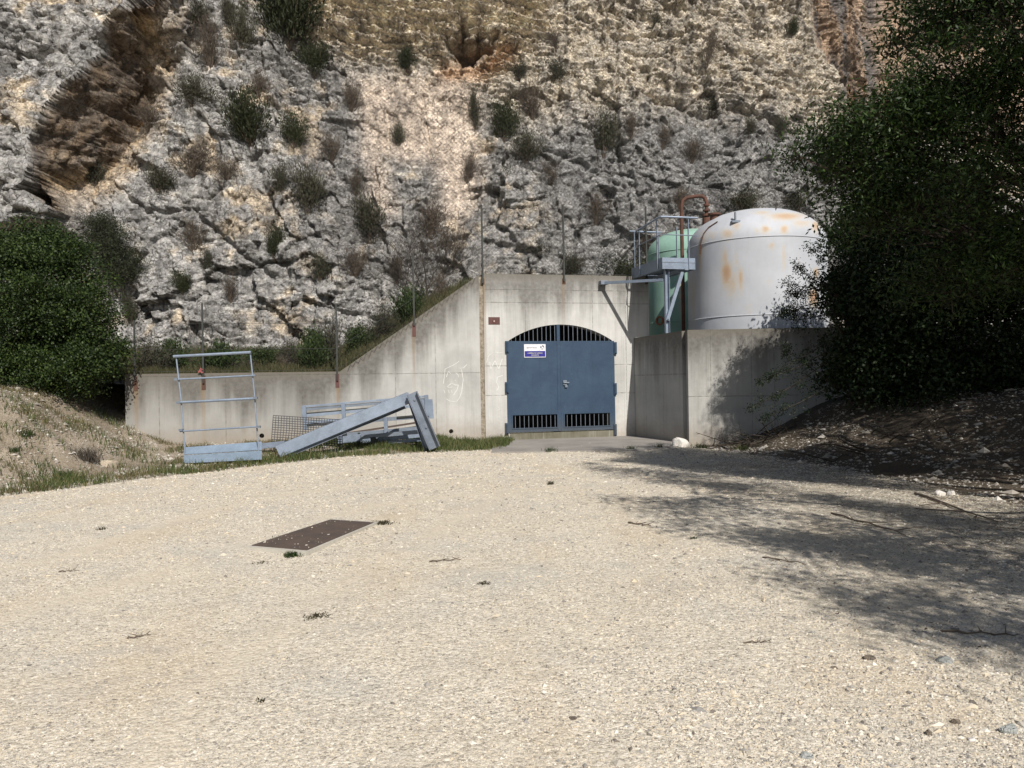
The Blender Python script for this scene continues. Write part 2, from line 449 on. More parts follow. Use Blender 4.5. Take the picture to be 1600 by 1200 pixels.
def mat_leaf(name, stops, trans=.22, rough=.55, obj=False):
    t = NT(name); i = t.island(); n = t.noise(t.coord(), 1.1, 4, .6)
    f = t.math('ADD', t.math('MULTIPLY', i, .6), t.math('MULTIPLY', n, .4))
    if obj: f = t.math('ADD', t.math('MULTIPLY', f, .8), t.math('MULTIPLY', t.objrand(), .2))
    col = t.ramp(f, stops)
    t.set(col, rough, 0, spec=.3)
    tr = t.n.new('ShaderNodeBsdfTranslucent'); t.l.new(col, tr.inputs[0])
    mx = t.n.new('ShaderNodeMixShader'); mx.inputs[0].default_value = trans
    t.l.new(t.b.outputs[0], mx.inputs[1]); t.l.new(tr.outputs[0], mx.inputs[2]); t.l.new(mx.outputs[0], t.out.inputs[0])
    return t.m
def mat_tank(name, base, dark):
    t = NT(name); c = t.coord(); r = t.attr('col'); n = t.noise(c, 1.2, 6, .6); n2 = t.noise(c, 11, 5, .7); s_ = t.noise(t.mapping(c, (5, 5, .25)), 1, 5, .6)
    col = t.mix(t.mr(n, .35, .65), base, dark)
    col = t.mix(t.mr(s_, .52, .75, 0, .3), col, tuple(x * .72 for x in base))
    rs = t.sep(r)
    f = t.mr(t.math('ADD', rs[0], t.math('MULTIPLY', t.math('SUBTRACT', n2, .5), .9)), .10, .62, 0, .88)
    rc = t.mix(t.mr(rs[0], .3, 1.0), (.52, .44, .32), (.40, .22, .11))
    col = t.mix(f, col, rc)
    f2 = t.mr(t.math('ADD', rs[1], t.math('MULTIPLY', t.math('SUBTRACT', n2, .5), .9)), .4, .8, 0, .8)
    col = t.mix(f2, col, (.17, .15, .13))
    return t.set(col, .6, 0, t.bump(n, .01), spec=.3)

M = {}
M['cliff'] = mat_cliff(); M['ground'] = mat_ground(); M['blue'] = mat_door()
M['galv'] = mat_metal('galvanised_steel', (.27, .325, .41), (.19, .23, .29), .5, .35)
M['galv_b'] = mat_metal('weathered_galvanised_steel', (.22, .255, .31), (.14, .165, .20), .55, .35)
M['wire'] = mat_metal('dark_wire', (.10, .10, .105), (.06, .06, .06), .6, .4)
M['netwire'] = mat_metal('net_wire', (.13, .13, .14), (.08, .08, .08), .6, .3)
M['post'] = mat_metal('dark_fence_steel', (.05, .055, .05), (.03, .03, .03), .6, .3)
M['rust'] = mat_metal('rusty_steel', (.11, .06, .04), (.07, .04, .03), .85, .1, 0, 6)
M['rustplate'] = mat_metal('brown_plate_steel', (.115, .085, .07), (.075, .06, .055), .75, .2, .0, 4)
M['redpl'] = mat_plain('red_brown_paint', (.11, .045, .04))
M['pipe'] = mat_metal('rusted_pipe', (.13, .06, .042), (.07, .04, .03), .8, .1, 0, 5)
M['dark'] = mat_plain('dark_interior', (.02, .02, .02), .9)
M['white'] = mat_plain('white_enamel', (.78, .79, .82), .4)
M['navy'] = mat_plain('navy_enamel', (.03, .03, .26), .4)
M['yel'] = mat_plain('pale_lettering', (.6, .6, .45), .5)
M['blk'] = mat_plain('dark_emblem', (.02, .02, .05), .5)
M['chalk'] = mat_plain('white_chalk', (.68, .68, .66), .9)
M['mortar'] = mat_rock('rough_mortar', (.20, .165, .12), (.36, .32, .26), 12)
M['whiterock'] = mat_rock('white_rock', (.75, .72, .68), (.62, .58, .52))
M['creamrock'] = mat_rock('cream_rock', (.50, .42, .32), (.36, .31, .25))
M['bark'] = mat_rock('bark', (.085, .07, .055), (.045, .038, .03), 14)
M['twig'] = mat_plain('dry_twig', (.13, .10, .075), .9)
M['leaf_a'] = mat_leaf('almond_leaves', [(.1, (.007, .016, .005)), (.5, (.020, .042, .009)), (.9, (.07, .115, .026))], .2)
M['leaf_b'] = mat_leaf('evergreen_leaves', [(.1, (.006, .013, .004)), (.5, (.013, .028, .007)), (.9, (.03, .05, .014))], .1)
M['leaf_c'] = mat_leaf('broad_bush_leaves', [(.1, (.007, .015, .005)), (.5, (.021, .040, .009)), (.9, (.075, .11, .024))], .16)
M['shrub_g'] = mat_leaf('shrub_green', [(.1, (.012, .016, .008)), (.5, (.028, .035, .015)), (.9, (.07, .075, .035))], .12, .7, True)
M['shrub_o'] = mat_leaf('shrub_olive', [(.1, (.025, .026, .018)), (.5, (.055, .055, .036)), (.9, (.11, .105, .07))], .12, .7, True)
M['shrub_d'] = mat_leaf('shrub_dry', [(.1, (.045, .038, .032)), (.5, (.085, .072, .058)), (.9, (.15, .125, .095))], .05, .8, True)
M['grass'] = mat_leaf('grass_blades', [(.1, (.03, .05, .015)), (.45, (.065, .095, .028)), (.68, (.13, .14, .05)), (.92, (.28, .24, .13))], .25, .7)
M['grass_dry'] = mat_leaf('dry_grass_blades', [(.1, (.05, .065, .02)), (.4, (.12, .11, .05)), (.7, (.20, .16, .09)), (.95, (.34, .27, .16))], .2, .8)
M['litter'] = mat_leaf('leaf_litter', [(.1, (.035, .025, .018)), (.5, (.07, .05, .03)), (.9, (.13, .09, .05))], .05, .9)
M['gravelst'] = mat_stone('gravel_stones', [(0, (.14, .12, .10)), (.1, (.27, .26, .25)), (.22, (.44, .41, .36)), (.45, (.57, .515, .42)), (.6, (.58, .49, .36)), (.8, (.63, .58, .485)), (1, (.73, .69, .61))])
M['greytank'] = mat_tank('pale_tank_paint', (.49, .51, .55), (.42, .44, .475))
M['greentank'] = mat_tank('green_tank_paint', (.28, .45, .375), (.22, .37, .305))

# ------------------------------------------------------------------ ground
def interp(y, tab):
    return np.interp(y, [a for a, b in tab], [b for a, b in tab])
def local_ad(X, Y):
    dx = X - FO.x; dy = Y - FO.y
    return dx * AD.x + dy * AD.y, dx * DD.x + dy * DD.y
def ground_h(X, Y):
    X = np.asarray(X, float); Y = np.asarray(Y, float)
    z = .035 * fbm(X * .25, Y * .25, 3, 3) + .012 * fbm(X * 1.3, Y * 1.3, 3, 8)
    fl = interp(Y, [(-50, -11), (0, -10.5), (9, -9.6), (12, -8.6), (15, -7.4), (17, -7.6), (19.3, -8.0), (30, -8.0)])
    e = np.clip(fl - X, 0, None)
    z = z + 1.75 * sstep(0, 3.6, e) + .22 * fbm(X * .8, Y * .8, 5, 5) * sstep(0, 1.2, e)
    fr = interp(Y, [(-50, 9), (-2, 8.2), (4, 7.0), (9.5, 6.4), (12.8, 6.2), (16, 5.2), (18.2, 4.9), (30, 4.9)])
    e2 = np.clip(X - fr, 0, None)
    z = z + 1.35 * sstep(0, 4.2, e2) + .10 * fbm(X * .9 + 9, Y * .9, 4, 6) * sstep(0, 1.0, e2)
    a, d = local_ad(X, Y)
    # soil heaped against the foot of the low wall
    z = z + .20 * sstep(-3.2, -.3, d) * sstep(-1.6, -4.5, a) * (e < .01)+ .2 * sstep(-3.2, -.3, d) * sstep(-1.6, -4.5, a) * (e >= .01) * (1 - sstep(0, 2, e))
    return z
def on_ground(px, py):
    v = ray(px, py); ts = np.linspace(2, 30, 2800) / v.y
    X = v.x * ts; Y = v.y * ts; Z = CAMP.z + v.z * ts
    b = Z < ground_h(X, Y); k = int(np.argmax(b)) if b.any() else 2799
    return Vector((X[k], Y[k], Z[k]))
def soil_mask(X, Y):
    # left edge of the gravel
    el = interp(X, [(-30, 9.5), (-7.8, 11.7), (-6.1, 14.4), (-5.0, 16.3), (-3.6, 17.6), (-1.6, 18.4), (-.2, 18.9), (.2, 23)])
    s1 = sstep(-.4, .5, Y - el)
    fr = interp(Y, [(-50, 8.6), (-2, 7.9), (4, 6.9), (9.5, 6.2), (12.8, 5.9), (16, 5.2), (18.2, 4.4), (30, 4.4)])
    s2 = sstep(-.5, .5, X - fr)
    return np.maximum(s1, s2)
def axis(fine0, fine1, step, lo, hi, n):
    a = np.arange(fine0, fine1 + 1e-6, step)
    l = fine0 - (np.linspace(0, 1, n)[1:] ** 2.2) * (fine0 - lo); h = fine1 + (np.linspace(0, 1, n)[1:] ** 2.2) * (hi - fine1)
    return np.concatenate([l[::-1], a, h])
def grid_faces(nx, ny):
    i = np.arange(nx - 1)[None, :] + np.arange(ny - 1)[:, None] * nx
    return np.stack([i, i + 1, i + 1 + nx, i + nx], -1).reshape(-1, 4)
gx = axis(-14, 12, .09, -400, 400, 26); gy = axis(1.0, 21.5, .09, -400, 400, 26)
GX, GY = np.meshgrid(gx, gy)
GZ = ground_h(GX, GY)
far_ = np.hypot(GX, GY - 10)
GZ = np.where(far_ > 60, np.minimum(GZ, 1.5), GZ)
sm = soil_mask(GX, GY)
ag, dg = local_ad(GX, GY)
GZ = np.where((dg > .35) & (GX < 60) & (GX > -9), np.minimum(GZ, -.4), GZ)      # below the fill behind the walls
TR = [[at_z(*p) for p in pl] for pl in ([(-60, 905), (130, 860), (330, 800), (470, 768), (640, 752), (800, 748)], [(-60, 985), (180, 915), (420, 830), (620, 785), (760, 770), (900, 762)], [(150, 1260), (330, 1060), (560, 900), (700, 820), (800, 770)])]
def track_m(X, Y):
    m = 0
    for pl in TR: m = np.maximum(m, np.exp(-(seg_dist(X + .06 * fbm(X * 2, Y * 2, 2, 401), Y, [(p.x, p.y) for p in pl]) / .17) ** 2))
    return m * sstep(-.5, .1, fbm(X * .6, Y * .6, 3, 403))
litter_shade_m = sstep(1.5, 6.5, GX + 1.2 * fbm(GX * .6, GY * .6, 3, 21)) * sstep(3.5, 7, GY) * .9  # mask for litter and for tree shade painted into the ground colour
np_mesh('ground', np.stack([GX, GY, GZ], -1).reshape(-1, 3), grid_faces(len(gx), len(gy)), M['ground'], True,
        attrs={'track': track_m(GX, GY).ravel(), 'soil': sm.ravel(), 'litter': litter_shade_m.ravel()})['kind'] = 'structure'

# ------------------------------------------------------------------ cliff
def cbase(X, h):
    return 28.3 + .2 * (X - 3) + .28 * h
def cl(px, py, off=0.0):
    """pixel -> (X, h) on the mean plane of the cliff"""
    v = ray(px, py); n = Vector((-.2, 1, -.28)); k = 28.3 - .6 + off
    t = (k - n.dot(CAMP)) / n.dot(v)
    p = CAMP + v * t
    return (p.x, p.z)
cx = axis(-22, 17, .04, -60, 60, 14); ch = np.concatenate([np.arange(-.5, 20.4, .04), np.linspace(20.8, 40, 24)])
CX, CH = np.meshgrid(cx, ch)
wx = CX + .28 * fbm(CX * .7, CH * .7, 2, 31) + .04 * fbm(CX * 4, CH * 4, 2, 35); wh = CH + .28 * fbm(CX * .7 + 7, CH * .7, 2, 33) + .04 * fbm(CX * 4 + 5, CH * 4, 2, 37)
# regions
pink = [cl(*p) for p in [(560, 120), (740, 130), (745, 230), (735, 330), (700, 345), (680, 250), (590, 240), (610, 330), (575, 330), (565, 200)]]
m_pink = sstep(.7, -.5, sdf(wx, wh, pink))
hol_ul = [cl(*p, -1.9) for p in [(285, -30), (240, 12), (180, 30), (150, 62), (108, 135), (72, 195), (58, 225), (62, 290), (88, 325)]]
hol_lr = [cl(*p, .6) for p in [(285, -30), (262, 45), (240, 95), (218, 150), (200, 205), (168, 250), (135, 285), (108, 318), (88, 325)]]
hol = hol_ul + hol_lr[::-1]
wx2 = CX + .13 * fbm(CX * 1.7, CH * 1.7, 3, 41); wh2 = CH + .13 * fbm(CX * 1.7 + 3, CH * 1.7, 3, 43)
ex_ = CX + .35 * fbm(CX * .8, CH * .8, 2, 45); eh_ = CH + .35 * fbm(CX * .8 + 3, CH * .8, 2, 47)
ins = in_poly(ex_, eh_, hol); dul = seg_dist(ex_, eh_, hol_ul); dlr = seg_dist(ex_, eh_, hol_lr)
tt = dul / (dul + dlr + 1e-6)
# side of the ul line: the mass to its upper left
massp = [cl(*p, -1.9) for p in [(-400, -260), (300, -260)]] + hol_ul + [cl(*p, -1.9) for p in [(70, 345), (20, 345), (-400, 300)]]
sm_ = sdf(ex_, eh_, massp)
mass = np.where(sm_ < 0, -1.7 - .8 * np.exp(-np.clip(dul, 0, 9) / 1.2), -1.7 * np.clip(1 - sm_ / 1.2, 0, 1) ** 2) * (~ins)
hold = np.where(ins, -2.5 + 4.4 * sstep(-.25, 1.5, dul) ** .8 + .3 * tt, 0)
shelf = np.where(~ins & (sm_ > 0), 1.3 * np.clip(1 - dlr / 2.2, 0, 1) ** 1.5, 0)
deep = [cl(*p) for p in [(178, 95), (215, 85), (225, 115), (215, 160), (185, 195), (178, 140)]]
deepd = 1.2 * sstep(.3, -.5, sdf(wx2, wh2, deep))
m_hol = np.clip(ins * 1.0 + 0.9 * np.clip(1 - dlr / 1.5, 0, 1) * (sm_ > 0), 0, 1)
SH = mass + hold + shelf
cave = [cl(*p) for p in [(690, 70), (695, 35), (705, 60), (722, 20), (738, 62), (748, 38), (760, 66), (782, 40), (772, 88), (745, 104), (722, 118), (700, 92)]]
cv = sdf(CX + .14 * fbm(CX * 2, CH * 2, 3, 51), CH + .14 * fbm(CX * 2, CH * 2, 3, 53), cave)
cvd = np.where(cv < 0, 2.1 * sstep(0, .6, -cv), 0)
strat = [cl(*p) for p in [(470, -60), (860, -60), (850, 40), (770, 110), (600, 85), (480, 60)]]
m_str = sstep(1.2, -.8, sdf(wx, wh, strat))
band = [cl(*p) for p in [(440, -90), (1700, -90), (1700, 330), (1330, 230), (1230, 190), (1080, 165), (960, 170), (800, 190), (700, 110), (560, 90)]]
m_band = sstep(1.6, -1.2, sdf(wx, wh, band))
corner = [cl(*p) for p in [(1265, -120), (1280, 30), (1320, 130), (1360, 190), (1700, 260), (1700, -120)]]
c_sd = sdf(wx2, wh2, corner)
m_cor = sstep(.5, -.4, c_sd)
darkr = [cl(*p) for p in [(830, 215), (950, 190), (1100, 185), (1260, 215), (1500, 240), (1500, 470), (900, 470), (860, 330)]]
m_dark = sstep(1.6, -1.2, sdf(wx, wh, darkr))
greyc = [cl(*p) for p in [(500, 190), (560, 200), (575, 330), (600, 420), (470, 430), (440, 330)]]
m_gc = sstep(1.2, -.8, sdf(wx, wh, greyc))
# relief
SH = SH + cvd
CX0, CH0 = CX, CH
CX = CX + .62 * SH; CH = CH - .60 * SH
wx = wx + .62 * SH; wh = wh - .60 * SH; wx2 = wx2 + .62 * SH; wh2 = wh2 - .60 * SH
tb = 1.6 * fbm(CX * .11, CH * .11, 2, 60)                 # bedding that tilts from place to place
wy_ = wh + tb
b1, e1 = blocks(wx * 1.1, wy_ * 1.05, 2.4, .34, .20, 61)
b2, e2_ = blocks(wx * 1.2 + 3, wy_ * 1.1, .9, .16, .30, 63)
b3, e3 = blocks(wx2, wh2 * 1.3 + tb, .36, .06, .36, 65)
b4, e4 = blocks(CX + .05 * fbm(CX * 9, CH * 9, 2, 71), CH * 1.2 + tb, .17, .022, .34, 67)
rough = (1 - .62 * m_pink - .1 * m_dark) * (.75 + .5 * sstep(-.3, .3, fbm(CX * .35, CH * .35, 3, 68)))
big = .8 * fbm(CX / 6.5, CH / 9, 3, 75) + .18 * fbm(CX / 1.5, CH / 1.9, 2, 76)
cm = sstep(-.15, .3, fbm(CX * .55, CH * .55, 3, 69)); crev = .13 * np.exp(-e1 / .016) * cm + .12 * np.exp(-e2_ / .026) * (.3 + .7 * cm) + .05 * np.exp(-e3 / .05)
CX, CH = CX0, CH0
wx, wh, wx2, wh2 = wx - .62 * SH, wh + .60 * SH, wx2 - .62 * SH, wh2 + .60 * SH
sy = wh * 1.35 + .18 * wx + .5 * fbm(CX * .5, CH * .9, 3, 81)
saw = (sy - np.floor(sy)); sy2 = wh * 3.9 + .5 * wx + .8 * fbm(CX * .7, CH * 1.2, 3, 83); saw2 = sy2 - np.floor(sy2)
strd = (.52 * (.5 - saw) + .26 * (.5 - saw2)) * np.clip(m_str * 1.15 + .36 * m_band, 0, 1.1)
cracks = 0
for pl, wd, dp in [([(1010, 150), (1060, 162), (1100, 182), (1150, 176), (1190, 190), (1262, 215)], .16, .55),
                   ([(850, 235), (905, 250), (960, 290), (1000, 296)], .12, .35), ([(965, 40), (962, 150), (972, 280), (985, 330)], .06, .35),
                   ([(848, 60), (930, 75), (1040, 90), (1090, 120)], .07, .25), ([(395, 250), (420, 310), (430, 400), (450, 430)], .2, .6),
                   ([(140, 260), (230, 330), (300, 330), (380, 400), (440, 440)], .1, .4), ([(480, 470), (540, 490), (600, 500)], .12, .5),
                   ([(760, 380), (830, 392), (850, 405)], .14, .5), ([(660, 150), (672, 250), (664, 320)], .04, .2),
                   ([(10, 90), (90, 120), (140, 110)], .14, .5), ([(30, 240), (60, 180), (110, 150)], .1, .4), ([(900, 20), (960, 60), (1080, 50), (1200, 110)], .08, .3)]:
    dd_ = seg_dist(wx2, wh2, [cl(*p) for p in pl]); cracks = cracks + .62 * dp * np.exp(-(dd_ / wd) ** 2)
sy3 = wh * 2.1 + tb * 1.5 + .25 * wx + .6 * fbm(CX * .4, CH * .9, 3, 85); strd = strd + .13 * (.5 - (sy3 - np.floor(sy3))) * (1 - m_pink)
rough = rough * (1 - .55 * m_str); REL = (b1 + b2 + b3 + b4) * rough + crev * rough + strd + cracks
D = cbase(CX, CH) + big
REL = REL + .02 * fbm(CX * 6, CH * 7, 4, 91) 
D = D + mass + hold + shelf + deepd
D = D + cvd + .0
D = D + 1.3 * m_cor + .7 * np.exp(-np.clip(c_sd, 0, 9) / .5) * (c_sd > 0) * 0
D = D - 1.2 * np.clip(3.2 - CH, 0, 3) * sstep(6, -4, CX) * .35            # scree foot
SM0 = D.copy()
SMb = SM0.copy()
for _ in range(2): SMb = boxblur(boxblur(SMb, 5, 0), 5, 1)
gh, gx_ = np.gradient(SMb, ch, cx)
nl = np.sqrt(gx_ ** 2 + gh ** 2 + 1)
wst = sstep(.9, 1.8, np.hypot(gx_, gh))
NXv, NYv, NHv = -gx_ / nl * wst, 1 * (1 - wst) + wst / nl, -gh / nl * wst           # pointing into the rock
REL = REL * (1 - .55 * wst)
D = SM0 + REL
# colour
CX = CX + .62 * SH; CH = CH - .60 * SH
def C(*a): return np.array(a, float)
def lerp3(c, to, m): return c * (1 - m[..., None]) + to * m[..., None]
nA = fbm(CX * .45, CH * .45, 5, 101); nB = fbm(CX * 1.6, CH * 1.6, 5, 103); nC = fbm(CX * .9 + 20, CH * .3, 4, 105); nD = fbm(CX * 6, CH * 6, 3, 107)
col = np.zeros(CX.shape + (3,)) + C(.335, .327, .315)
col = lerp3(col, C(.54, .52, .485), sstep(-.05, .4, nB + .4 * nA))
col = lerp3(col, C(.21, .208, .205), sstep(.0, .45, -nA + .5 * nB - .05) * .6)
col = lerp3(col, C(.60, .47, .31), sstep(.08, .36, nA * .8 + nB * .5) * .65 * (1 - m_dark))
col = lerp3(col, C(.68, .60, .48), m_band * (.55 + .45 * sstep(-.3, .3, nB)))
col = lerp3(col, C(.68, .565, .46), m_pink * .9)
col = lerp3(col, C(.84, .71, .52), m_str * (.35 + .6 * sstep(-.25, .3, nB)))
col = lerp3(col, C(.27, .27, .27), m_dark * .62)
col = lerp3(col, C(.21, .205, .20), m_gc * .55)
col = lerp3(col, C(.10, .10, .105), m_dark * sstep(.0, .5, nC + nB * .4) * .5)
col = lerp3(col, C(.16, .112, .072), ins * .95 * (.8 + .2 * sstep(-.2, .2, nB)))  # brown rock, made darker in the colour to stand in for the hollow's shade
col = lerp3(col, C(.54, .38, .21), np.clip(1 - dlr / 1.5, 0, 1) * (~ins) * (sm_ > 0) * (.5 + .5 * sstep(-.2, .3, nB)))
col = lerp3(col, C(.58, .38, .24), np.exp(-(seg_dist(CX, CH, [cl(700, 118), cl(750, 118), cl(790, 85)]) / .45) ** 2) * .9)
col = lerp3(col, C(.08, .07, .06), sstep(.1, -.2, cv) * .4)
col = lerp3(col, C(.46, .34, .25), sstep(.35, .0, np.abs(sdf(wx, wh, [cl(575, 350), cl(600, 440), cl(560, 470)]))) * .0)
strk = fbm(CX * 2.2, CH * .18, 4, 111)
col = lerp3(col, C(.40, .25, .155), m_cor * .7)
col = lerp3(col, C(.15, .15, .155), m_cor * sstep(-.1, .25, strk) * .85)
col = lerp3(col, C(.13, .125, .125), (1 - m_cor) * sstep(.12, .45, strk + .3 * nA) * .5 * (1 - ins * 1.0) * (1 - m_pink * .6))
CX, CH = CX0, CH0
cell_t = (b3 * 137.7) % 1; cell_u = (b4 * 237.7) % 1; col = col * (.70 + .36 * cell_t + .24 * cell_u)[..., None]
col = col * (1 + .10 * nD[..., None])
col = lerp3(col, C(.16, .11, .07), sstep(.9, .98, saw) * m_str * .45); col = lerp3(col, C(.2, .15, .10), sstep(.9, .98, saw2) * m_str * .25)  # shadow lines of the strata ledges drawn into the colour
crevm = np.clip(np.exp(-e2_ / .03) * .45 * cm + np.exp(-e1 / .02) * .6 * cm + np.exp(-e3 / .035) * .45 + np.exp(-e4 / .05) * .12, 0, .8)
col = lerp3(col, C(.12, .105, .085), crevm * (1 - .5 * m_pink))
col = np.clip(col, .02, .8)
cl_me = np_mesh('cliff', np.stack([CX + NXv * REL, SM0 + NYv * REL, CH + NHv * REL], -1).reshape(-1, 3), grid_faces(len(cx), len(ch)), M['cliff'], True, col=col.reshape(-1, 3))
cl_me['kind'] = 'structure'
def bil(A, X, h):
    fx = np.interp(X, cx, np.arange(len(cx))); fh = np.interp(h, ch, np.arange(len(ch)))
    i = np.clip(np.floor(fx).astype(int), 0, len(cx) - 2); j = np.clip(np.floor(fh).astype(int), 0, len(ch) - 2)
    u = fx - i; v = fh - j
    return A[j, i] * (1 - u) * (1 - v) + A[j, i + 1] * u * (1 - v) + A[j + 1, i] * (1 - u) * v + A[j + 1, i + 1] * u * v
def on_cliff(px, py):
    v = ray(px, py)
    ts = np.linspace(18, 40, 900) / v.y
    X = CAMP.x + v.x * ts; Y = v.y * ts; Z = CAMP.z + v.z * ts
    dd_ = Y - bil(D, X, Z)
    k = np.argmax(dd_ > 0) if (dd_ > 0).any() else 899
    return Vector((X[k], Y[k], Z[k]))

# smooth outer envelope for the netting
ENV = D.copy()
for ax_ in (0, 1):
    Bm = ENV.copy()
    for k in (2, 4, 6, 8):
        Bm = np.minimum(Bm, np.minimum(np.roll(ENV, k, ax_), np.roll(ENV, -k, ax_)))
    ENV = Bm
for _ in range(2):
    ENV = boxblur(boxblur(ENV, 9, 0), 9, 1)
ENV -= .05

def net(name, poly_fn, pos_fn, x0, x1, h0, h1, cell, r, mat, seg, parent=None):
    """diamond wire net: long diagonal wires, triangular section, cut where poly_fn is false"""
    V = []; F = []
    W = x1 - x0; H = h1 - h0; n = 0
    for sgn in (1, -1):
        for c0 in np.arange(-H if sgn > 0 else 0, W if sgn > 0 else W + H, cell):
            t = np.arange(0, H + seg, seg)
            X = x0 + c0 + sgn * t * 1.0; h = h0 + t
            ok = (X >= x0) & (X <= x1) & poly_fn(X, h)
            idx = np.where(ok)[0]
            if len(idx) < 2: continue
            for run in np.split(idx, np.where(np.diff(idx) > 1)[0] + 1):
                if len(run) < 2: continue
                P = pos_fn(X[run], h[run])
                m = len(run)
                ring = np.stack([P + np.array([0, -r, 0]), P + np.array([r * .87, r * .5, 0]), P + np.array([-r * .87, r * .5, 0])], 1).reshape(-1, 3)
                b = np.arange(m - 1) * 3 + n
                for k in range(3):
                    k2 = (k + 1) % 3
                    F.append(np.stack([b + k, b + k2, b + 3 + k2, b + 3 + k], -1))
                V.append(ring); n += m * 3
    return np_mesh(name, np.concatenate(V), np.concatenate(F), mat, False, parent=parent)
netpoly = [cl(*p) for p in [(430, -60), (1420, -60), (1420, 460), (760, 460), (560, 440), (470, 380), (420, 230)]]
nx0, nx1 = min(p[0] for p in netpoly), max(p[0] for p in netpoly); nh0, nh1 = 2.5, max(p[1] for p in netpoly)
def npos(X, h): return np.stack([X, bil(ENV, X, h) - .03, h], -1)
rn = net('rockfall_net', lambda X, h: in_poly(X, h, netpoly), npos, nx0, nx1, nh0, nh1, .17, .0042, M['netwire'], .4)
tag(rn, 'fine diamond wire mesh draped over the middle and right of the rock face', 'rockfall net')

# ------------------------------------------------------------------ hillside fill behind the walls
aL, zL = fac(195, 584); aS, zS = fac(531, 580); aJ, zJ = fac(749, 432); aR, zT = fac(1013, 428)
zW = 1.97; zF = 4.60
def top_prof(a):
    return np.interp(a, [aL, aS, aJ, aR], [zW, zW, zF - .08, zF])
def fill_h(a, d):
    X = FO.x + a * AD.x + d * DD.x; Y = FO.y + a * AD.y + d * DD.y
    z = top_prof(a) - .12 + .15 * np.clip(d - .4, 0, 9) * np.interp(a, [aS, aJ], [1, .35])
    return z + .22 * fbm(X * .7, Y * .7, 4, 131) * sstep(.3, 1.5, d)
def fp(a, d, z): return FO + AD * a + DD * d + Vector((0, 0, z))
fa = np.arange(-14, aR - .02, .16); fd = np.arange(.36, 10, .16)
FA, FD = np.meshgrid(fa, fd); FZ = fill_h(FA, FD)
leftm = sstep(aL - .2, aL - 1.5, FA); FZ = FZ * 1.0
PX = FO.x + FA * AD.x + FD * DD.x; PY = FO.y + FA * AD.y + FD * DD.y
t_ = NT('bank_soil'); c_ = t_.coord(); n_ = t_.noise(c_, 1.4, 6, .65); n2_ = t_.noise(c_, 12, 4, .6)
m_bank = t_.set(t_.mix(t_.mr(n2_, .35, .7, 0, .7), t_.mix(t_.mr(n_, .4, .6), (.10, .085, .055), (.17, .14, .10)), (.07, .075, .035)), .95, 0, t_.bump(n2_, .06), spec=.1)
np_mesh('hillside', np.stack([PX, PY, FZ], -1).reshape(-1, 3), grid_faces(len(fa), len(fd)), m_bank, True)['kind'] = 'structure'

# ------------------------------------------------------------------ concrete walls
def wall_mesh(name, outline, holes, thick, mat, parent=None, through=()):
    """outline/holes: lists of (a, z); blind holes are 0.25 deep, those in `through` go through"""
    loops = [outline] + holes
    V = []; F = []
    flat = [p for L in loops for p in L]
    tris = geometry.tessellate_polygon([[Vector((p[0], p[1], 0)) for p in L] for L in loops])
    n = len(flat)
    V += [(p[0], 0, p[1]) for p in flat]; F += [tuple(t) for t in tris]
    bl = [outline] + [h for k, h in enumerate(holes) if k in through]
    flb = [p for L in bl for p in L]
    tb = geometry.tessellate_polygon([[Vector((p[0], p[1], 0)) for p in L] for L in bl])
    V += [(p[0], thick, p[1]) for p in flb]; F += [tuple(n + i for i in t) for t in tb]
    o = 0; ob = n; 
    for k, L in enumerate(loops):
        m = len(L)
        if k == 0 or (k - 1) in through:
            for i in range(m):
                j = (i + 1) % m; F.append((o + i, o + j, ob + j, ob + i))
            ob += m
        else:
            b = len(V); V += [(p[0], .25, p[1]) for p in L]
            for i in range(m):
                j = (i + 1) % m; F.append((o + i, o + j, b + j, b + i))
            F.append(tuple(b + i for i in range(m)))
        o += m
    mb = MB(); mb.v = V; mb.f = F
    return mb.build(name, mat, parent)
# portal opening
oL = fac(796, 600)[0]; oR = fac(957, 600)[0]; oc = (oL + oR) / 2; hw = (oR - oL) / 2
zsill = fac(794, 677)[1]; zdoor = fac(876, 533)[1]; zapex = fac(876, 507)[1]; zspr = zdoor + .02
rise = zapex - zspr; rad = (hw * hw + rise * rise) / (2 * rise)
def arch_z(a): return zapex - rad + math.sqrt(max(rad * rad - (a - oc) ** 2, 0))
arch = [(oL, -.2), (oL, zspr)] + [(oc + hw * math.sin(x), 0) for x in []]
N_ = 24
arch = [(oR, -.1), (oL, -.1)] + [(oL + 2 * hw * i / N_, arch_z(oL + 2 * hw * i / N_)) for i in range(N_ + 1)]
aP = fac(757, 560)[0]
hjp = [fac(800, 453)[1], fac(800, 473)[1], fac(780, 572)[1], fac(780, 618)[1]]
mc_portal = mat_concrete('portal_concrete', 0, zF, 1, zF, hjp, [fac(820, 450)[0], fac(925, 450)[0], fac(977, 470)[0]],
    [(fac(880, 440)[0], zF - .15, 1.3, .07, .5), (fac(756, 440)[0], zF - .1, 3.6, .06, .6)], ca=(.43, .428, .41), cb=(.58, .575, .555), stain=.9)
po = empty('tunnel_portal', mat=FM.copy())
tag(po, 'tall concrete portal wall with a shallow arch framing the blue doors', 'wall')
pw = wall_mesh('portal_wall', [(aP, -.3), (aR, -.3), (aR, zF), (aP, zF)], [arch], .42, mc_portal, po, (0,))
mb = MB()
mb.box(oL - .3, oL - .05, .43, 4.5, -.2, 3.6); mb.box(oR + .05, oR + .3, .43, 4.5, -.2, 3.6)
mb.box(oL - .3, oR + .3, .43, 4.5, 3.61, 3.8); mb.box(oL - .3, oR + .3, 4.51, 4.7, -.2, 3.8); mb.box(oL - .04, oR + .04, .43, 4.5, -.2, .0)
mb.build('tunnel_lining', mat_plain('tunnel_concrete', (.12, .115, .105), .95), po)
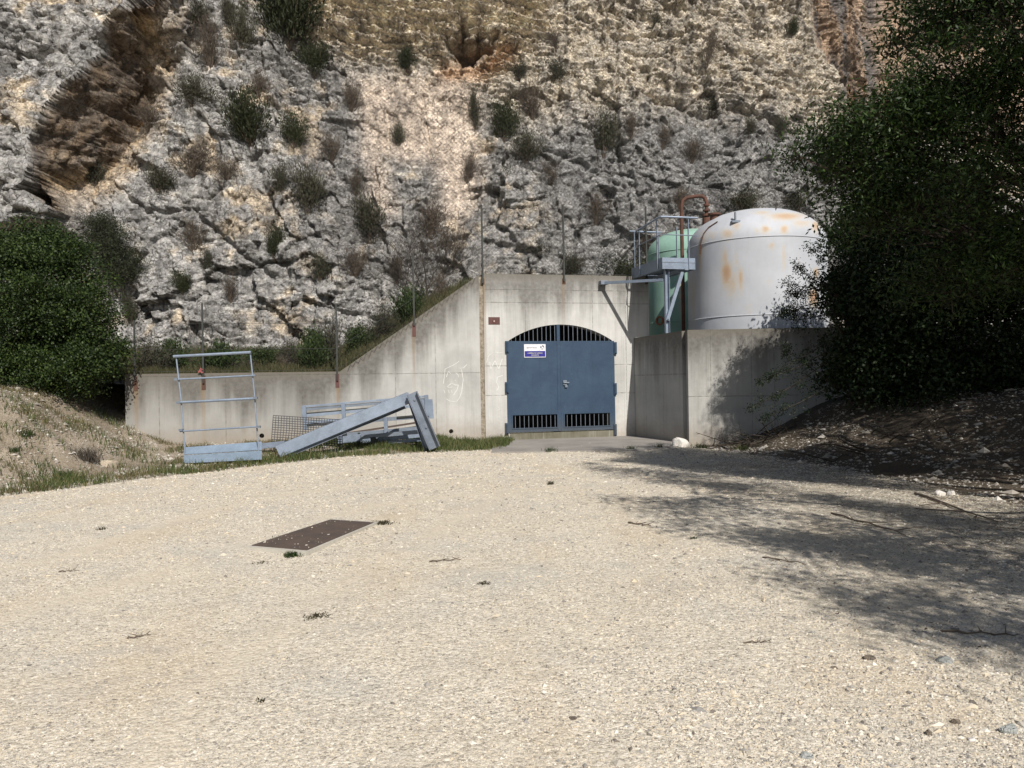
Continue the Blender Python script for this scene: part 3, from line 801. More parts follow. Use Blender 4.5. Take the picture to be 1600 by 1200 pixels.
mb = MB(); mb.box(aR - .35, aR - .002, .421, 6.5, -.3, zF - .01); mb.build('return_wall', mc_portal, po)
mb = MB(); mb.box(oL + .003, oR - .003, -.03, .41, -.1, zsill - .01)
mb.build('sill', mat_concrete('mossy_concrete', ca=(.10, .095, .06), cb=(.22, .21, .17), dirt=.0, stain=.3), po)
# flank wall
lw_rust = [(fac(212, 600)[0], 1.75, 1.6, .09, .6), (fac(317, 600)[0], 1.75, 1.7, .08, .6), (fac(528, 600)[0], 1.75, 1.2, .08, .75), (fac(646, 530)[0], 3.1, 1.8, .06, .6)]
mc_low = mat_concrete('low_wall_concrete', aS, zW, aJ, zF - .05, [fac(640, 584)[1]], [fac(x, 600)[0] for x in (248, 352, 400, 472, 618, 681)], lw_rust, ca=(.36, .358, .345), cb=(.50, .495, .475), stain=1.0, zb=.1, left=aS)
fl = empty('retaining_wall', mat=FM.copy())
tag(fl, 'low concrete wall on the left rising in a slant up to the portal', 'wall')
def circ(px, py, r):
    a, z = fac(px, py); return [(a + r * math.cos(k * math.pi / 8), z + r * math.sin(k * math.pi / 8)) for k in range(16)]
aJ1 = fac(750, 560)[0]
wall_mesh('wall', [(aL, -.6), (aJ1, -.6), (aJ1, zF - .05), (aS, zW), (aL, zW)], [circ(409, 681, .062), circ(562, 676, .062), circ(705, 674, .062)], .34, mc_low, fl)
mb = MB(); mb.box(aJ1 + .001, aP - .001, .035, .30, -.3, zF - .08)
jm = mb.build('joint_mortar', M['mortar'], fl)
# chalk scribbles
ck = MB()
def stroke(pts, w=.022): ck.ribbon([(fac(x, y)[0], -.003, fac(x, y)[1]) for x, y in pts], w, (0, 1, 0))
def zz(pts, w=.02): stroke([(640 + x / 7.5, 540 + y / 7.5) for x, y in pts], w)
zz([(395, 445), (410, 350), (415, 275), (520, 225), (580, 185)], .014); zz([(585, 265), (630, 262), (672, 222)])
zz([(608, 280), (628, 400), (610, 540), (585, 610), (545, 662), (470, 650), (430, 625)], .018)
zz([(430, 370), (455, 300), (480, 330)], .014); zz([(540, 320), (575, 350), (570, 372)], .014); zz([(530, 405), (540, 412)])
zz([(440, 485), (490, 440), (535, 462), (572, 462), (555, 520), (515, 578)]); zz([(450, 490), (500, 485)], .014); zz([(400, 520), (415, 558)], .014)
zz([(455, 520), (465, 560)], .014); zz([(490, 520), (500, 555)], .014)
ck.build('chalk_drawing', M['chalk'], fl)
ck = MB()
zz([(900, 200), (925, 120), (980, 78), (1090, 85)], .012); zz([(940, 190), (948, 280), (1000, 175), (1045, 275), (1085, 155)])
zz([(1090, 350), (1030, 370), (1018, 430), (1045, 490), (1020, 530)]); zz([(1030, 715), (1055, 745), (1025, 762)], .016)
ck.build('chalk_letters', M['chalk'], po)
# concrete slab
sl = [at_z(766, 690, .02), at_z(1052, 692, .02), at_z(1038, 699, .02), at_z(1000, 703, .02), at_z(786, 708, .02)]
sl = [at_z(768, 706, .03), at_z(1010, 702, .03), at_z(1060, 697, .03)]
back = [fp(3.1, -.005, .03), fp(oL - .45, -.005, .03)]
pts = sl + back
mb = MB(); n = len(pts)
mb.add([(p.x, p.y, .03) for p in pts] + [(p.x, p.y, -.15) for p in pts], [tuple(range(n)), tuple(range(n, 2 * n))[::-1]] + [(i, (i + 1) % n, n + (i + 1) % n, n + i) for i in range(n)])
so = mb.build('concrete_slab', mat_concrete('slab_concrete', ca=(.22, .205, .19), cb=(.31, .29, .265), dirt=.0)); so['kind'] = 'structure'

# containment wall round the tanks
BC = at_z(1077, 695, 0.0)           # front corner
Bb = at_plane(992, 640, FO, DD); Bb.z = 0
zB = 2.83
sdv = (Bb - BC).normalized(); Ls = (Bb - BC).length
FDv = Vector((math.cos(R(-2)), math.sin(R(-2)), 0))
ct = empty('containment_wall')
tag(ct, 'square-cornered concrete wall enclosing the tanks right of the blue doors', 'wall')
def mat_frame(o, xd): 
    yd = Vector((-xd.y, xd.x, 0)); return Matrix(((xd.x, yd.x, 0, o.x), (xd.y, yd.y, 0, o.y), (0, 0, 1, 0), (0, 0, 0, 1)))
mf = mat_frame(BC, FDv)
mcf = mat_concrete('tank_wall_concrete', 0, zB, 1, zB, [1.18], [.55, 1.55, 2.1, 3.1], (), ca=(.34, .335, .32), cb=(.45, .445, .42), stain=1.0)
mb = MB(); mb.box(0, 11, 0, .3, -.4, zB); mb.build('front_wall', mcf, ct, M=mf)
ms = mat_frame(BC, sdv)
mcs = mat_concrete('tank_side_concrete', 0, zB, 1, zB, [1.75], [1.4, 2.5], (), ca=(.34, .335, .32), cb=(.45, .445, .42), stain=1.0)
mb = MB(); mb.box(.302, Ls - .004, -.3, 0.0, -.4, zB - .004); mb.build('side_wall', mcs, ct, M=ms)
mb = MB(); mb.box(0, .301, -.298, -.001, -.4, zB - .002); 
mb = MB(); q = [FO + AD * (aR + .001) + DD * .3, FO + AD * (aR + .001) + DD * 8, FO + AD * 16 + DD * 8, BC + FDv * 10.9 + Vector((0, .31, 0)), BC + FDv * .31 + Vector((0, .31, 0))]
mb.add([(p.x, p.y, .35) for p in q], [tuple(range(len(q)))])
fo = mb.build('yard_floor', mat_concrete('yard_concrete', ca=(.25, .24, .2), cb=(.33, .31, .28), dirt=.2)); fo['kind'] = 'structure'

# ------------------------------------------------------------------ blue doors
bd = empty('steel_gate', mat=FM @ Matrix.Translation((0, -.035, 0)))
tag(bd, 'blue double-leaf steel doors with barred vents closing the arch', 'gate')
zt = zdoor; zs0 = zsill + .015
v0, v1 = fac(835, 669)[1], fac(835, 648)[1]
dl = fac(792, 600)[0]; dr = fac(960, 600)[0]; mid = fac(875, 600)[0]
def leaf(a0, a1, va0, va1, sign):
    mb = MB()
    mb.box(a0, a1, 0, .045, v1, zt)
    mb.box(a0, va0, .001, .044, zs0 + .12, v1 - .0005); mb.box(va1, a1, .001, .044, zs0 + .12, v1 - .0005)
    mb.box(a0, a1, 0, .045, zs0, zs0 + .12 - .0005)
    lf = mb.build('door_leaf', M['blue'], bd, bevel=.004)
    fr = MB()
    fr.box(va0 - .03, va1 + .03, -.012, -.001, v1, v1 + .03); fr.box(va0 - .03, va1 + .03, -.012, -.001, zs0 + .09, zs0 + .118)
    fr.box(va0 - .03, va0 - .002, -.012, -.001, zs0 + .119, v1 - .001); fr.box(va1 + .002, va1 + .03, -.012, -.001, zs0 + .119, v1 - .001)
    fr.build('vent_frame', M['blue'], lf)
    n = 10
    vb = MB()
    for i in range(n):
        x = va0 + (va1 - va0) * (i + .6) / n; vb.tube([(x, .03, zs0 + .115), (x, .03, v1 + .01)], .009, 6)
    vb.build('vent_bars', M['galv_b'], lf)
    tb = MB(); n = 11; b0, b1 = (a0 + .08, a1 - .06) if sign < 0 else (a0 + .06, a1 - .08)
    for i in range(n):
        x = b0 + (b1 - b0) * (i + .5) / n; zz_ = arch_z(max(min(x, oR - .02), oL + .02)) - .02
        if zz_ > zt + .03: tb.tube([(x, .03, zt - .02), (x, .03, zz_)], .009, 6)
    tb.build('top_bars', M['galv_b'], lf)
    return lf
l1 = leaf(dl, mid - .008, fac(801, 660)[0], fac(870, 660)[0], -1)
l2 = leaf(mid + .008, dr, fac(882, 660)[0], fac(952, 660)[0], 1)
mb = MB(); a_c = fac(871.5, 520)[0]; mb.box(a_c - .045, a_c + .045, -.01, -.001, zs0, zt - .001); mb.box(a_c - .045, a_c + .045, -.01, .04, zt + .001, arch_z(a_c) - .01)
mb.build('meeting_stile', M['blue'], bd, bevel=.003)
for (x0, x1) in ((788.5, 794.5), (957.5, 962.5)):
    for (y0, y1) in ((533, 551), (597, 614), (661, 678)):
        a0, z1 = fac(x0, y0); a1, z0 = fac(x1, y1)
        if x0 > 900: z0 -= .05; z1 -= .03
        mb = MB(); mb.box(a0 + .005, a1 + .005, -.03, .034, z0, z1); mb.tube([((a0 + a1) / 2, -.045, z0 + .03), ((a0 + a1) / 2, -.045, z1 - .03)], .022, 8)
        mb.build('hinge', M['blue'], bd, bevel=.003)
ha, hz = fac(882, 598)
mb = MB(); mb.box(ha - .06, ha + .05, -.035, -.012, hz - .07, hz + .07); mb.tube([(ha - .04, -.06, hz), (ha + .11, -.065, hz + .005)], .014, 8); mb.tube([(ha - .04, -.065, hz), (ha - .04, -.02, hz)], .02, 8)
mb.box(ha - .01, ha + .06, -.05, -.03, hz - .13, hz - .06)
mb.build('handle', M['galv_b'], bd, bevel=.003)

def text_mesh(body, size, name, mat, parent, Mx, ext=.002, align='CENTER', bold=0):
    cu = bpy.data.curves.new(name, 'FONT'); cu.body = body; cu.size = size; cu.extrude = ext; cu.align_x = align; cu.align_y = 'CENTER'; cu.offset = bold
    to = bpy.data.objects.new('t', cu); sc.collection.objects.link(to)
    bpy.context.view_layer.update()
    me = bpy.data.meshes.new_from_object(to.evaluated_get(bpy.context.evaluated_depsgraph_get()))
    bpy.data.objects.remove(to); me.materials.clear(); me.materials.append(mat)
    o = bpy.data.objects.new(name, me); link(o, parent); o.matrix_local = Mx
    return o
# sign on the left leaf
a0, z1 = fac(818, 538); a1, z0 = fac(852, 558.5)
sg = empty('door_sign', mat=FM @ Matrix.Translation(((a0 + a1) / 2, -.052, (z0 + z1) / 2)))
tag(sg, 'small white and navy sign with round emblem on the left blue door', 'sign')
w = a1 - a0; h = z1 - z0
mb = MB(); mb.box(-w / 2, w / 2, 0, .012, -h / 2, h / 2); mb.build('sign_plate', M['white'], sg, bevel=.003)
mb = MB(); mb.box(-w / 2 + .015, w / 2 - .015, -.003, .0, -h / 2 + .02, -.005); mb.build('navy_panel', M['navy'], sg)
RX = Matrix.Rotation(R(90), 4, 'X')
text_mesh('SERVIZIO IDRICO', .038, 'lettering', M['blk'], sg, Matrix.Translation((-.09, -.003, .085)) @ RX, .001)
text_mesh('CAMERA DI CARICO', .047, 'lettering', M['yel'], sg, Matrix.Translation((0, -.006, -.065)) @ RX, .001, bold=.0008)
text_mesh('SORGENTE', .042, 'lettering', M['yel'], sg, Matrix.Translation((0, -.006, -.12)) @ RX, .001, bold=.0008)
mb = MB()
cxx, czz, rr = w / 2 - .10, h / 4 + .005, .055
for (b0, b1, ri) in ((20, 95, .45), (140, 200, .3), (240, 300, .72), (-25, 10, .75)):
    k = 6
    for i in range(k):
        t0 = R(b0 + (b1 - b0) * i / k); t1 = R(b0 + (b1 - b0) * (i + 1) / k)
        P = [(cxx + q_ * math.cos(t), -.004, czz + q_ * math.sin(t)) for (q_, t) in ((rr * ri, t0), (rr, t0), (rr, t1), (rr * ri, t1))]
        P2 = [(p[0], -.0005, p[2]) for p in P]
        mb.add(P + P2, [(0, 1, 2, 3), (7, 6, 5, 4), (0, 4, 5, 1), (1, 5, 6, 2), (2, 6, 7, 3), (3, 7, 4, 0)])
mb.build('emblem', M['blk'], sg)
# red plaque
a0, z1 = fac(763, 495.5); a1, z0 = fac(781, 507)
pq = empty('wall_plaque', mat=FM @ Matrix.Translation(((a0 + a1) / 2, 0, (z0 + z1) / 2)))
tag(pq, 'small dark red plaque with a pale dot left of the arch', 'plaque')
mb = MB(); mb.box(-(a1 - a0) / 2, (a1 - a0) / 2, -.012, -.0005, -(z1 - z0) / 2, (z1 - z0) / 2); mb.build('plate', M['redpl'], pq, bevel=.002)
mb = MB(); mb.tube([(.0, -.018, -.01), (.0, -.011, -.01)], .02, 12); mb.build('dot', mat_plain('pale_pink', (.6, .45, .42)), pq)
mb = MB()
for p in ([(-.03, .02), (-.05, -.02), (-.02, -.07), (.03, -.07), (.06, -.03), (.03, .04)],): mb.ribbon([(x, -.015, z) for x, z in p], .014, (0, 1, 0))
mb.build('mark', M['rust'], pq)

# ------------------------------------------------------------------ fence on the walls
fe = empty('chain_link_fence', mat=FM.copy())
tag(fe, 'thin dark posts with fine wire mesh along the top of the concrete walls', 'fence')
posts = [(210, 500, 592), (316, 474, 596), (525, 474, 592), (645, 397, 506), (752, 320, 440), (879, 320, 437), (1008, 323, 434)]
PP = []
for (x, y0, y1) in posts:
    a, z1 = fac(x, y0); _, z0 = fac(x, y1); PP.append((a, z0, z1))
    dq = -.03
    mb = MB(); mb.box(a - .022, a + .022, dq - .02, dq + .02, z0 - .05, z1); p = mb.build('post', M['post'], fe)
    mb = MB(); zt_ = float(top_prof(a)); mb.box(a - .05, a + .05, -.009, -.001, zt_ - .42 if x < 700 else zt_ - .22, zt_ - .06)
    if x in (316, 525, 645): mb.build('bracket', M['redpl'] if x != 316 else M['rust'], fe)
    else: mb.build('bracket', M['rust'], fe)
fa_ = [p[0] for p in PP]; ft_ = [p[2] for p in PP]
def fpoly(a, z):
    return (z > top_prof(a) + .02) & (z < np.interp(a, fa_, ft_)) & (a > PP[0][0]) & (a < PP[-1][0])
def fpos(a, z): return np.stack([a, np.full_like(a, .02), z], -1)
fm = net('chain_link_mesh', fpoly, fpos, PP[0][0], PP[-1][0], 1.9, 6.6, .085, .0018, M['wire'], .17, fe)
mb = MB()
for zo in (.05, .6, 1.25): mb.tube([(a, .02, float(top_prof(a)) + zo) for a in fa_], .004, 4)
mb.build('tension_wires', M['wire'], fe)
# ragged wire hem on the slanted wall
mb = MB(); rr_ = random.Random(3); a_ = aS + .2; up_ = True
pts = []
while a_ < aJ1 - .1:
    pts.append((a_, -.012 - rr_.random() * .04, float(np.interp(a_, [aS, aJ1], [zW, zF - .05])) - (.10 if up_ else -.02) - rr_.random() * .05)); up_ = not up_; a_ += .07
mb.tube(pts, .006, 4); mb.build('wire_hem', M['wire'], fe)
# red ribbon on post
a_, z_ = fac(313, 579)
mb = MB(); mb.tube([(a_ - .03, -.06, z_ - .05), (a_ + .02, -.08, z_ + .05), (a_ + .05, -.06, z_ + .02), (a_, -.07, z_ - .02), (a_ + .06, -.07, z_ - .06)], .022, 6)
rb = mb.build('ribbon_knot', mat_plain('red_white_tape', (.42, .12, .12)), M=FM.copy()); tag(rb, 'crumpled red and white tape tied to the second fence post on the low wall', 'ribbon')

# ------------------------------------------------------------------ tanks
def tank(name, label, cx_, cy_, r, z0, zs, zt_, mat, spots, seams, text=None):
    """vertical cylinder with a torispherical head; rust map from (bearing px, py) spots"""
    e = empty(name, (cx_, cy_, 0)); tag(e, label, 'tank')
    nA_, prof = 220, []
    for z in np.linspace(z0, zs, 70): prof.append((r, z))
    H = zt_ - zs
    for k in range(1, 46):
        t = k / 45 * math.pi / 2; rr2 = r * math.cos(t) ** .78 if k < 45 else 0.001; prof.append((rr2, zs + H * math.sin(t) ** 1.05))
    P = np.array(prof); an = np.linspace(0, 2 * np.pi, nA_, endpoint=False)
    V = np.stack([P[:, 0][:, None] * np.cos(an), P[:, 0][:, None] * np.sin(an), np.repeat(P[:, 1][:, None], nA_, 1)], -1)
    m = len(P); i = (np.arange(m - 1)[:, None] * nA_ + np.arange(nA_)[None, :]); j = (np.arange(m - 1)[:, None] * nA_ + (np.arange(nA_)[None, :] + 1) % nA_)
    F = np.stack([i, j, j + nA_, i + nA_], -1).reshape(-1, 4)
    # project to camera bearing/elevation to read off where the photo shows rust
    Wx = V[..., 0] + cx_; Wy = V[..., 1] + cy_; Wz = V[..., 2] - 1.6
    U = 800 + FPX * Wx / Wy; Vy = 598 - FPX * Wz / Wy - .0166 * (U - 800)
    front = (V[..., 0] * cx_ + V[..., 1] * cy_) < 0
    rs = np.zeros(U.shape)
    for (sx, sy, wx_, wy_, k) in spots:
        q = ((U - sx) / wx_) ** 2 + ((Vy - sy) / np.where(Vy > sy, wy_ * 1.6, wy_)) ** 2
        rs = np.maximum(rs, k * np.exp(-q) * front)
    back_n = fbm(an * 3 + cx_, V[..., 2] * .8, 4, 201)
    rs = np.maximum(rs, .55 * sstep(.35, .7, back_n) * (~front)); dr_ = fbm(an * 14 + 0 * rs, V[..., 2] * .35, 3, 209); rs = np.maximum(rs, .34 * sstep(.15, .5, dr_) * np.exp(-np.clip(zs - V[..., 2], 0, 9) / .8) * (V[..., 2] <= zs + .02))
    rd = np.hypot(V[..., 0], V[..., 1]) / r
    topn = fbm(V[..., 0] * 1.2 + 5, V[..., 1] * 3.2, 4, 203)
    rs = np.maximum(rs, sstep(.75, .35, rd) * sstep(-.2, .35, topn) * .75)
    dk = sstep(.98, .93, rd) * 0 + .45 * np.exp(-np.abs(V[..., 2] - zs - .06) / .05) * sstep(-.3, .3, fbm(an * 6 + 0 * rd, V[..., 2], 3, 207))
    colr = np.stack([rs, dk, 0 * rs], -1)
    sh = np_mesh('shell', V.reshape(-1, 3), F, mat, True, col=colr.reshape(-1, 3), parent=e)
    for z in seams:
        mb = MB(); mb.tube([((r + .004) * math.cos(t), (r + .004) * math.sin(t), z) for t in np.linspace(0, 2 * math.pi, 97)], .014, 6, False)
        mb.build('weld_seam', mat, e, True)
    return e
DW, bw = 23.4, R(17.47); rw = 1.91
wcx, wcy = DW * math.sin(bw), DW * math.cos(bw)
wt = tank('storage_tank', 'large pale grey-white domed tank with orange rust patches', wcx, wcy, rw, .36, 5.33, 6.36, M['greytank'],
     [(1138, 424, 9, 16, .95), (1136, 402, 5, 14, .6), (1146, 440, 12, 18, .5), (1160, 432, 5, 16, .7), (1153, 405, 5, 14, .35), (1209, 383, 5, 5, .6), (1228, 398, 4, 20, .45), (1140, 364, 11, 7, .6), (1155, 352, 8, 6, .5), (1115, 366, 10, 6, .4),
      (1200, 357, 8, 5, .75), (1229, 357, 7, 6, .75), (1187, 360, 6, 5, .4), (1232, 337, 30, 5, .75), (1256, 348, 18, 5, .5), (1195, 332, 16, 3, .5), (1273, 462, 8, 11, 1.0), (1278, 425, 5, 7, .8), (1278, 352, 7, 8, .7), (1097, 395, 4, 22, .65), (1086, 460, 4, 40, .35),
      (1103, 372, 6, 14, .4), (1172, 480, 8, 8, .25), (1205, 440, 5, 10, .25)], [5.33, 3.28])
dg_, bg_ = 27.0, R(13.1)
gcx, gcy = dg_ * math.sin(bg_), dg_ * math.cos(bg_)
gt = tank('storage_tank', 'pale green domed tank partly hidden behind the steel platform', gcx, gcy, 1.5, .36, 5.78, 6.62, M['greentank'], [(1066, 455, 4, 30, .5)], [5.78, 3.5])
# lettering on green tank
mdir = Vector((-math.sin(bg_), -math.cos(bg_), 0))
lp = at_y(1025, 501, 25.2)
k = Vector((lp.x - gcx, lp.y - gcy, 0)).normalized()
ltr = k.cross(Vector((0, 0, 1))) * -1
Mx = Matrix(((ltr.x, 0, k.x, k.x * 1.51), (ltr.y, 0, k.y, k.y * 1.51), (0, 1, 0, lp.z), (0, 0, 0, 1)))
text_mesh('Off', .42, 'lettering', mat_plain('orange_lettering', (.42, .16, .09)), gt, Mx, .03)
# lifting lug on white tank
lu = on = None
def tank_pt(px, py, off=0):
    v = ray(px, py)
    # march to the dome
    for t in np.linspace(18, 26, 1600):
        p = CAMP + v * (t / v.y); rd = math.hypot(p.x - wcx, p.y - wcy)
        if rd > rw: continue
        if p.z <= 5.33: return p
        s_ = ((p.z - 5.33) / 1.03); 
        if s_ >= 1: continue
        th = math.asin(min(1, s_ ** (1 / 1.05))); 
        if rd <= rw * math.cos(th) ** .78: return p
    return p
lg = tank_pt(1149, 346) - Vector((wcx, wcy, 0))
mb = MB(); mb.box(lg.x - .11, lg.x + .11, lg.y - .09, lg.y + .09, lg.z - .04, lg.z + .015); mb.bar((lg.x, lg.y, lg.z), (lg.x, lg.y, lg.z + .25), .03, .09, (0, 1, 0))
mb.build('lifting_lug', M['galv_b'], wt)
mb = MB(); pl = [tank_pt(x, y) - Vector((wcx, wcy, 0)) for x, y in ((1122, 347), (1108, 356), (1100, 366), (1096, 380), (1095, 398))]
mb.tube([p + Vector((-.02, -.03, .01)) for p in pl], .016, 6); mb.build('rusty_conduit', M['pipe'], wt)
fl_ = tank_pt(1118, 343) - Vector((wcx, wcy, 0))
mb = MB(); mb.cyl((fl_.x + .05, fl_.y + .3, fl_.z - .1), .12, .34, 14); mb.cyl((fl_.x + .05, fl_.y + .3, fl_.z + .18), .18, .05, 14); mb.build('flange', M['pipe'], wt)
# rusty pipe from the yard up over to the tank
Yp = 23.4
pp = [(1068, 520), (1067, 440), (1066, 400), (1065, 350), (1065, 322), (1067, 313), (1073, 309), (1085, 307), (1096, 306), (1101, 309), (1104, 316)]
pts = [at_y(x, y, Yp) for x, y in pp]; pts[0].z = .35
pts += [at_y(1104, 330, Yp), at_y(1105, 352, Yp + .05)]
ps = empty('steam_pipe'.replace('steam', 'vent'), (pts[0].x, pts[0].y, .35)); tag(ps, 'rusty hooped vent pipe rising beside the white tank and bending over onto its dome', 'pipe')
o0 = Vector((pts[0].x, pts[0].y, .35))
mb = MB(); mb.tube([p - o0 for p in pts], .055, 10); mb.build('pipe', M['pipe'], ps, True)
for (y, rr2, hh) in ((322, .09, .06), (330, .11, .05), (338, .13, .06), (352, .12, .22)):
    p = at_y(1104, y, Yp) - o0; mb = MB(); mb.cyl((p.x, p.y, p.z), rr2, hh, 14); mb.build('flange', M['pipe'], ps)

# ------------------------------------------------------------------ steel platform beside the tanks
pf = empty('access_platform', mat=ms.copy())     # local x runs from the front corner back to the facade, y to the left
tag(pf, 'grey steel platform with handrails bracketed above the tank wall', 'platform')
MSI = ms.inverted()
def sp(px, py, y=0.0):      # pixel -> local (x, z) on the plane y = const of the side wall
    nrm = Vector((-sdv.y, sdv.x, 0)); p = at_plane(px, py, BC + nrm * y, nrm); q = MSI @ p; return q.x, q.z
xpo, _ = sp(1037, 470, -.1)
x_f, zd1 = sp(1042, 400); _, zd0 = sp(1042, 417); zd1 = 4.83; zd0 = 4.53
x_b, _ = sp(999, 415)
x_f = xpo - .15
W_ = .95
mb = MB()
mb.channel((x_f, 0, (zd0 + zd1) / 2), (x_b + .55, 0, (zd0 + zd1) / 2), .08, zd1 - zd0, .012, open_dir=1)
mb.box(x_f - .012, x_f, -W_, -.001, zd0, zd1); mb.box(x_b + .55, x_b + .562, -W_, -.001, zd0, zd1)
mb.box(x_f + .002, x_b + .548, -W_ - .012, -W_, zd0, zd1)
for i in range(30):
    x = x_f + .03 + i * (x_b + .5 - x_f) / 29; mb.box(x, x + .012, -W_ + .001, -.02, zd1 - .05, zd1 - .01)
for y in np.linspace(-W_ + .05, -.1, 6): mb.box(x_f + .01, x_b + .54, y, y + .01, zd1 - .045, zd1 - .015)
mb.box(x_f - .02, x_b + .5, -W_ + .2, -W_ + .3, zd0 - .02, zd0 + .06)
mb.box(x_f, x_b + .5, -W_ + .002, -.09, zd0 + .12, zd0 + .128)
mb.build('deck', M['galv'], pf)
mb = MB(); mb.box(x_f - .02, x_f - .013, -W_ - .02, .01, zd1 - .13, zd1 - .115); mb.build('deck_trim', M['galv_b'], pf)
mb = MB(); mb.channel((xpo, -.17, zB - .01), (xpo, -.17, zd0 + .1), .09, .12, .01, up=(0, -1, 0), open_dir=-1)
mb.build('support_post', M['galv'], pf, bevel=.002)
b1 = (xpo - .06, -.16, zd0 - 1.35); b2 = (xpo - .06, -.66, zd0 + .06)
mb = MB(); mb.bar(b1, b2, .09, .07, up=(1, 0, 0)); mb.bar((b2[0] - .045, b2[1], b2[2]), (b2[0] - .045, b2[1] - .0, b2[2] + .001), .03, .03)
for t_f in (.03, .95):
    q = Vector(b1).lerp(Vector(b2), t_f); mb.tube([q + Vector((-.07, 0, 0)), q + Vector((-.02, 0, 0))], .018, 8)
mb.build('brace', M['galv'], pf, bevel=.002)
mb = MB(); fb_a, fb_z = fac(940, 443); q = MSI @ (FO + AD * fb_a + DD * -.12 + Vector((0, 0, fb_z)))
mb.bar(q, (xpo, -.1, 4.26), .07, .075); mb.build('tie_bar', M['galv'], pf, bevel=.002)
mb = MB(); Mq = MSI @ FM
mb.box(fb_a - .09, fb_a + .12, -.2, -.001, fb_z - .05, fb_z + .06, Mq); mb.build('wall_bracket', M['galv_b'], pf, bevel=.004)
# railing
hr = 1.07
rl = [(x_f, -.0), (x_b - .0, -.0)]
def post(x, y, w=.05): 
    m_ = MB(); m_.box(x - .025, x + .025, y - .008, y + .008, zd0 + .03, zd1 + hr - .03); m_.build('rail_post', M['galv'], pf)
post(x_f + .25, .02); post(x_b - .05, .02); post(x_f - .022, -W_ * .8); post(x_b + .55, -.1); post(x_b + .55, -W_ * .9); post((x_f + x_b) / 2 + .35, -W_ - .02)
mb = MB()
mb.tube([(x_b + .12, .03, zd1 + hr - .08), (x_f + .08, .03, zd1 + hr), (x_f - .0, .0, zd1 + hr), (x_f - .02, -.06, zd1 + hr), (x_f - .03, -W_ - .08, zd1 + hr)], .026, 8)
mb.tube([(x_b + .55, .05, zd1 + hr), (x_b + .55, -W_, zd1 + hr)], .026, 8)
mb.build('top_rail', M['galv'], pf, True)
mb = MB(); mb.tube([(x_b + .12, .03, zd1 + hr * .52), (x_f + .05, .03, zd1 + hr * .56), (x_f - .03, -.05, zd1 + hr * .56), (x_f - .03, -W_ - .05, zd1 + hr * .56)], .014, 6)
mb.build('mid_rail', M['galv_b'], pf, True)

# ------------------------------------------------------------------ standing railing frame, left
def gz(p): return float(ground_h(p.x, p.y))
rb0 = at_z(290, 719, .06); rb1 = at_z(405, 716, .06)
Yr = 16.3
def rp(px, py, dy=0): return at_y(px, py, Yr + dy)
fr = empty('guard_rail_frame', (rp(348, 718).x, Yr, gz(rp(348, 718))))
tag(fr, 'tall narrow galvanised railing frame with toe board, standing before the low wall', 'railing frame')
o0 = Vector(fr.location)
def T(name, pl, r, mat=M['galv'], n=8, par=fr): 
    mb = MB(); mb.tube([p - o0 for p in pl], r, n); return mb.build(name, mat, par, True)
T('upright', [rp(275, 556), rp(283, 625), rp(290, 720)], .016); T('upright', [rp(391, 551), rp(398, 620), rp(405, 716)], .016)
T('top_rail', [rp(271, 557, -.03), rp(392, 550.5, -.03)], .030)
T('cross_rail', [rp(275, 593, -.04), rp(399, 586.5, -.04)], .018); T('cross_rail', [rp(277, 629, -.04), rp(399, 622.5, -.04)], .027); T('cross_rail', [rp(281, 674, -.04), rp(403, 666.5, -.04)], .017)
mb = MB()
pA, pB, pC, pD = rp(287, 701, .03), rp(409, 692, .03), rp(287, 722, -.02), rp(409, 717, -.02)
def quadbox(m, a, b, c, d, t=.012):
    nv = (b - a).cross(c - a).normalized() * t
    vs = [a, b, d, c]; vs = [v - o0 for v in vs]; m.add(vs + [v + nv for v in vs], [(0, 1, 2, 3), (7, 6, 5, 4), (0, 4, 5, 1), (1, 5, 6, 2), (2, 6, 7, 3), (3, 7, 4, 0)])
quadbox(mb, rp(287, 699, .22), rp(409, 690, .22), rp(287, 710, -.02), rp(409, 702.5, -.02))
quadbox(mb, rp(287, 711.5, -.03), rp(409, 704, -.03), rp(287, 724, -.03), rp(409, 718, -.03))
mb.build('toe_board', mat_metal('blue_grey_steel', (.27, .35, .45), (.2, .26, .34), .5, .25), fr)
for (x, y) in ((279, 629), (283, 672), (275, 593), (399, 622), (404, 667)):
    p = rp(x, y, -.06) - o0; mb = MB(); mb.box(p.x - .04, p.x + .04, p.y - .03, p.y + .03, p.z - .02, p.z + .025); mb.build('clamp', M['galv_b'], fr)

# ------------------------------------------------------------------ dismantled steel pile
sf = empty('support_bracket', tuple(at_z(668, 702, 0.05))); o0 = Vector(sf.location)
tag(sf, 'large A-shaped steel bracket of channel beams leaning over the pile of railings', 'steel frame')
Ya, Yb = 17.2, 18.55
p0 = at_y(434, 706, Ya); p1 = at_y(641, 621, Yb - .25)
mb = MB(); mb.channel(p0 - o0, p1 - o0, .16, .26, .012, open_dir=-1); mb.build('long_beam', M['galv'], sf, bevel=.002)
mb = MB(); mb.channel((at_y(446, 711, Ya + .15)) - o0, (at_y(632, 634, Yb - .05)) - o0, .1, .12, .01, open_dir=1); mb.build('inner_beam', M['galv_b'], sf)
q0 = at_y(644, 614, Yb - .35); q1 = at_y(680, 700, Yb - .35); q2 = at_y(643, 624, Yb - .2); q3 = at_y(669, 702, Yb - .15)
mb = MB(); mb.channel(q0 - o0, q1 - o0, .14, .26, .012, up=(-1, 0, .4), open_dir=-1)
for t_f in (.12, .62):
    q = q0.lerp(q1, t_f) - o0; mb.tube([q + Vector((0, -.04, 0)), q + Vector((0, .0, 0))], .03, 8)
mb.build('leg', M['galv_b'], sf, bevel=.002)
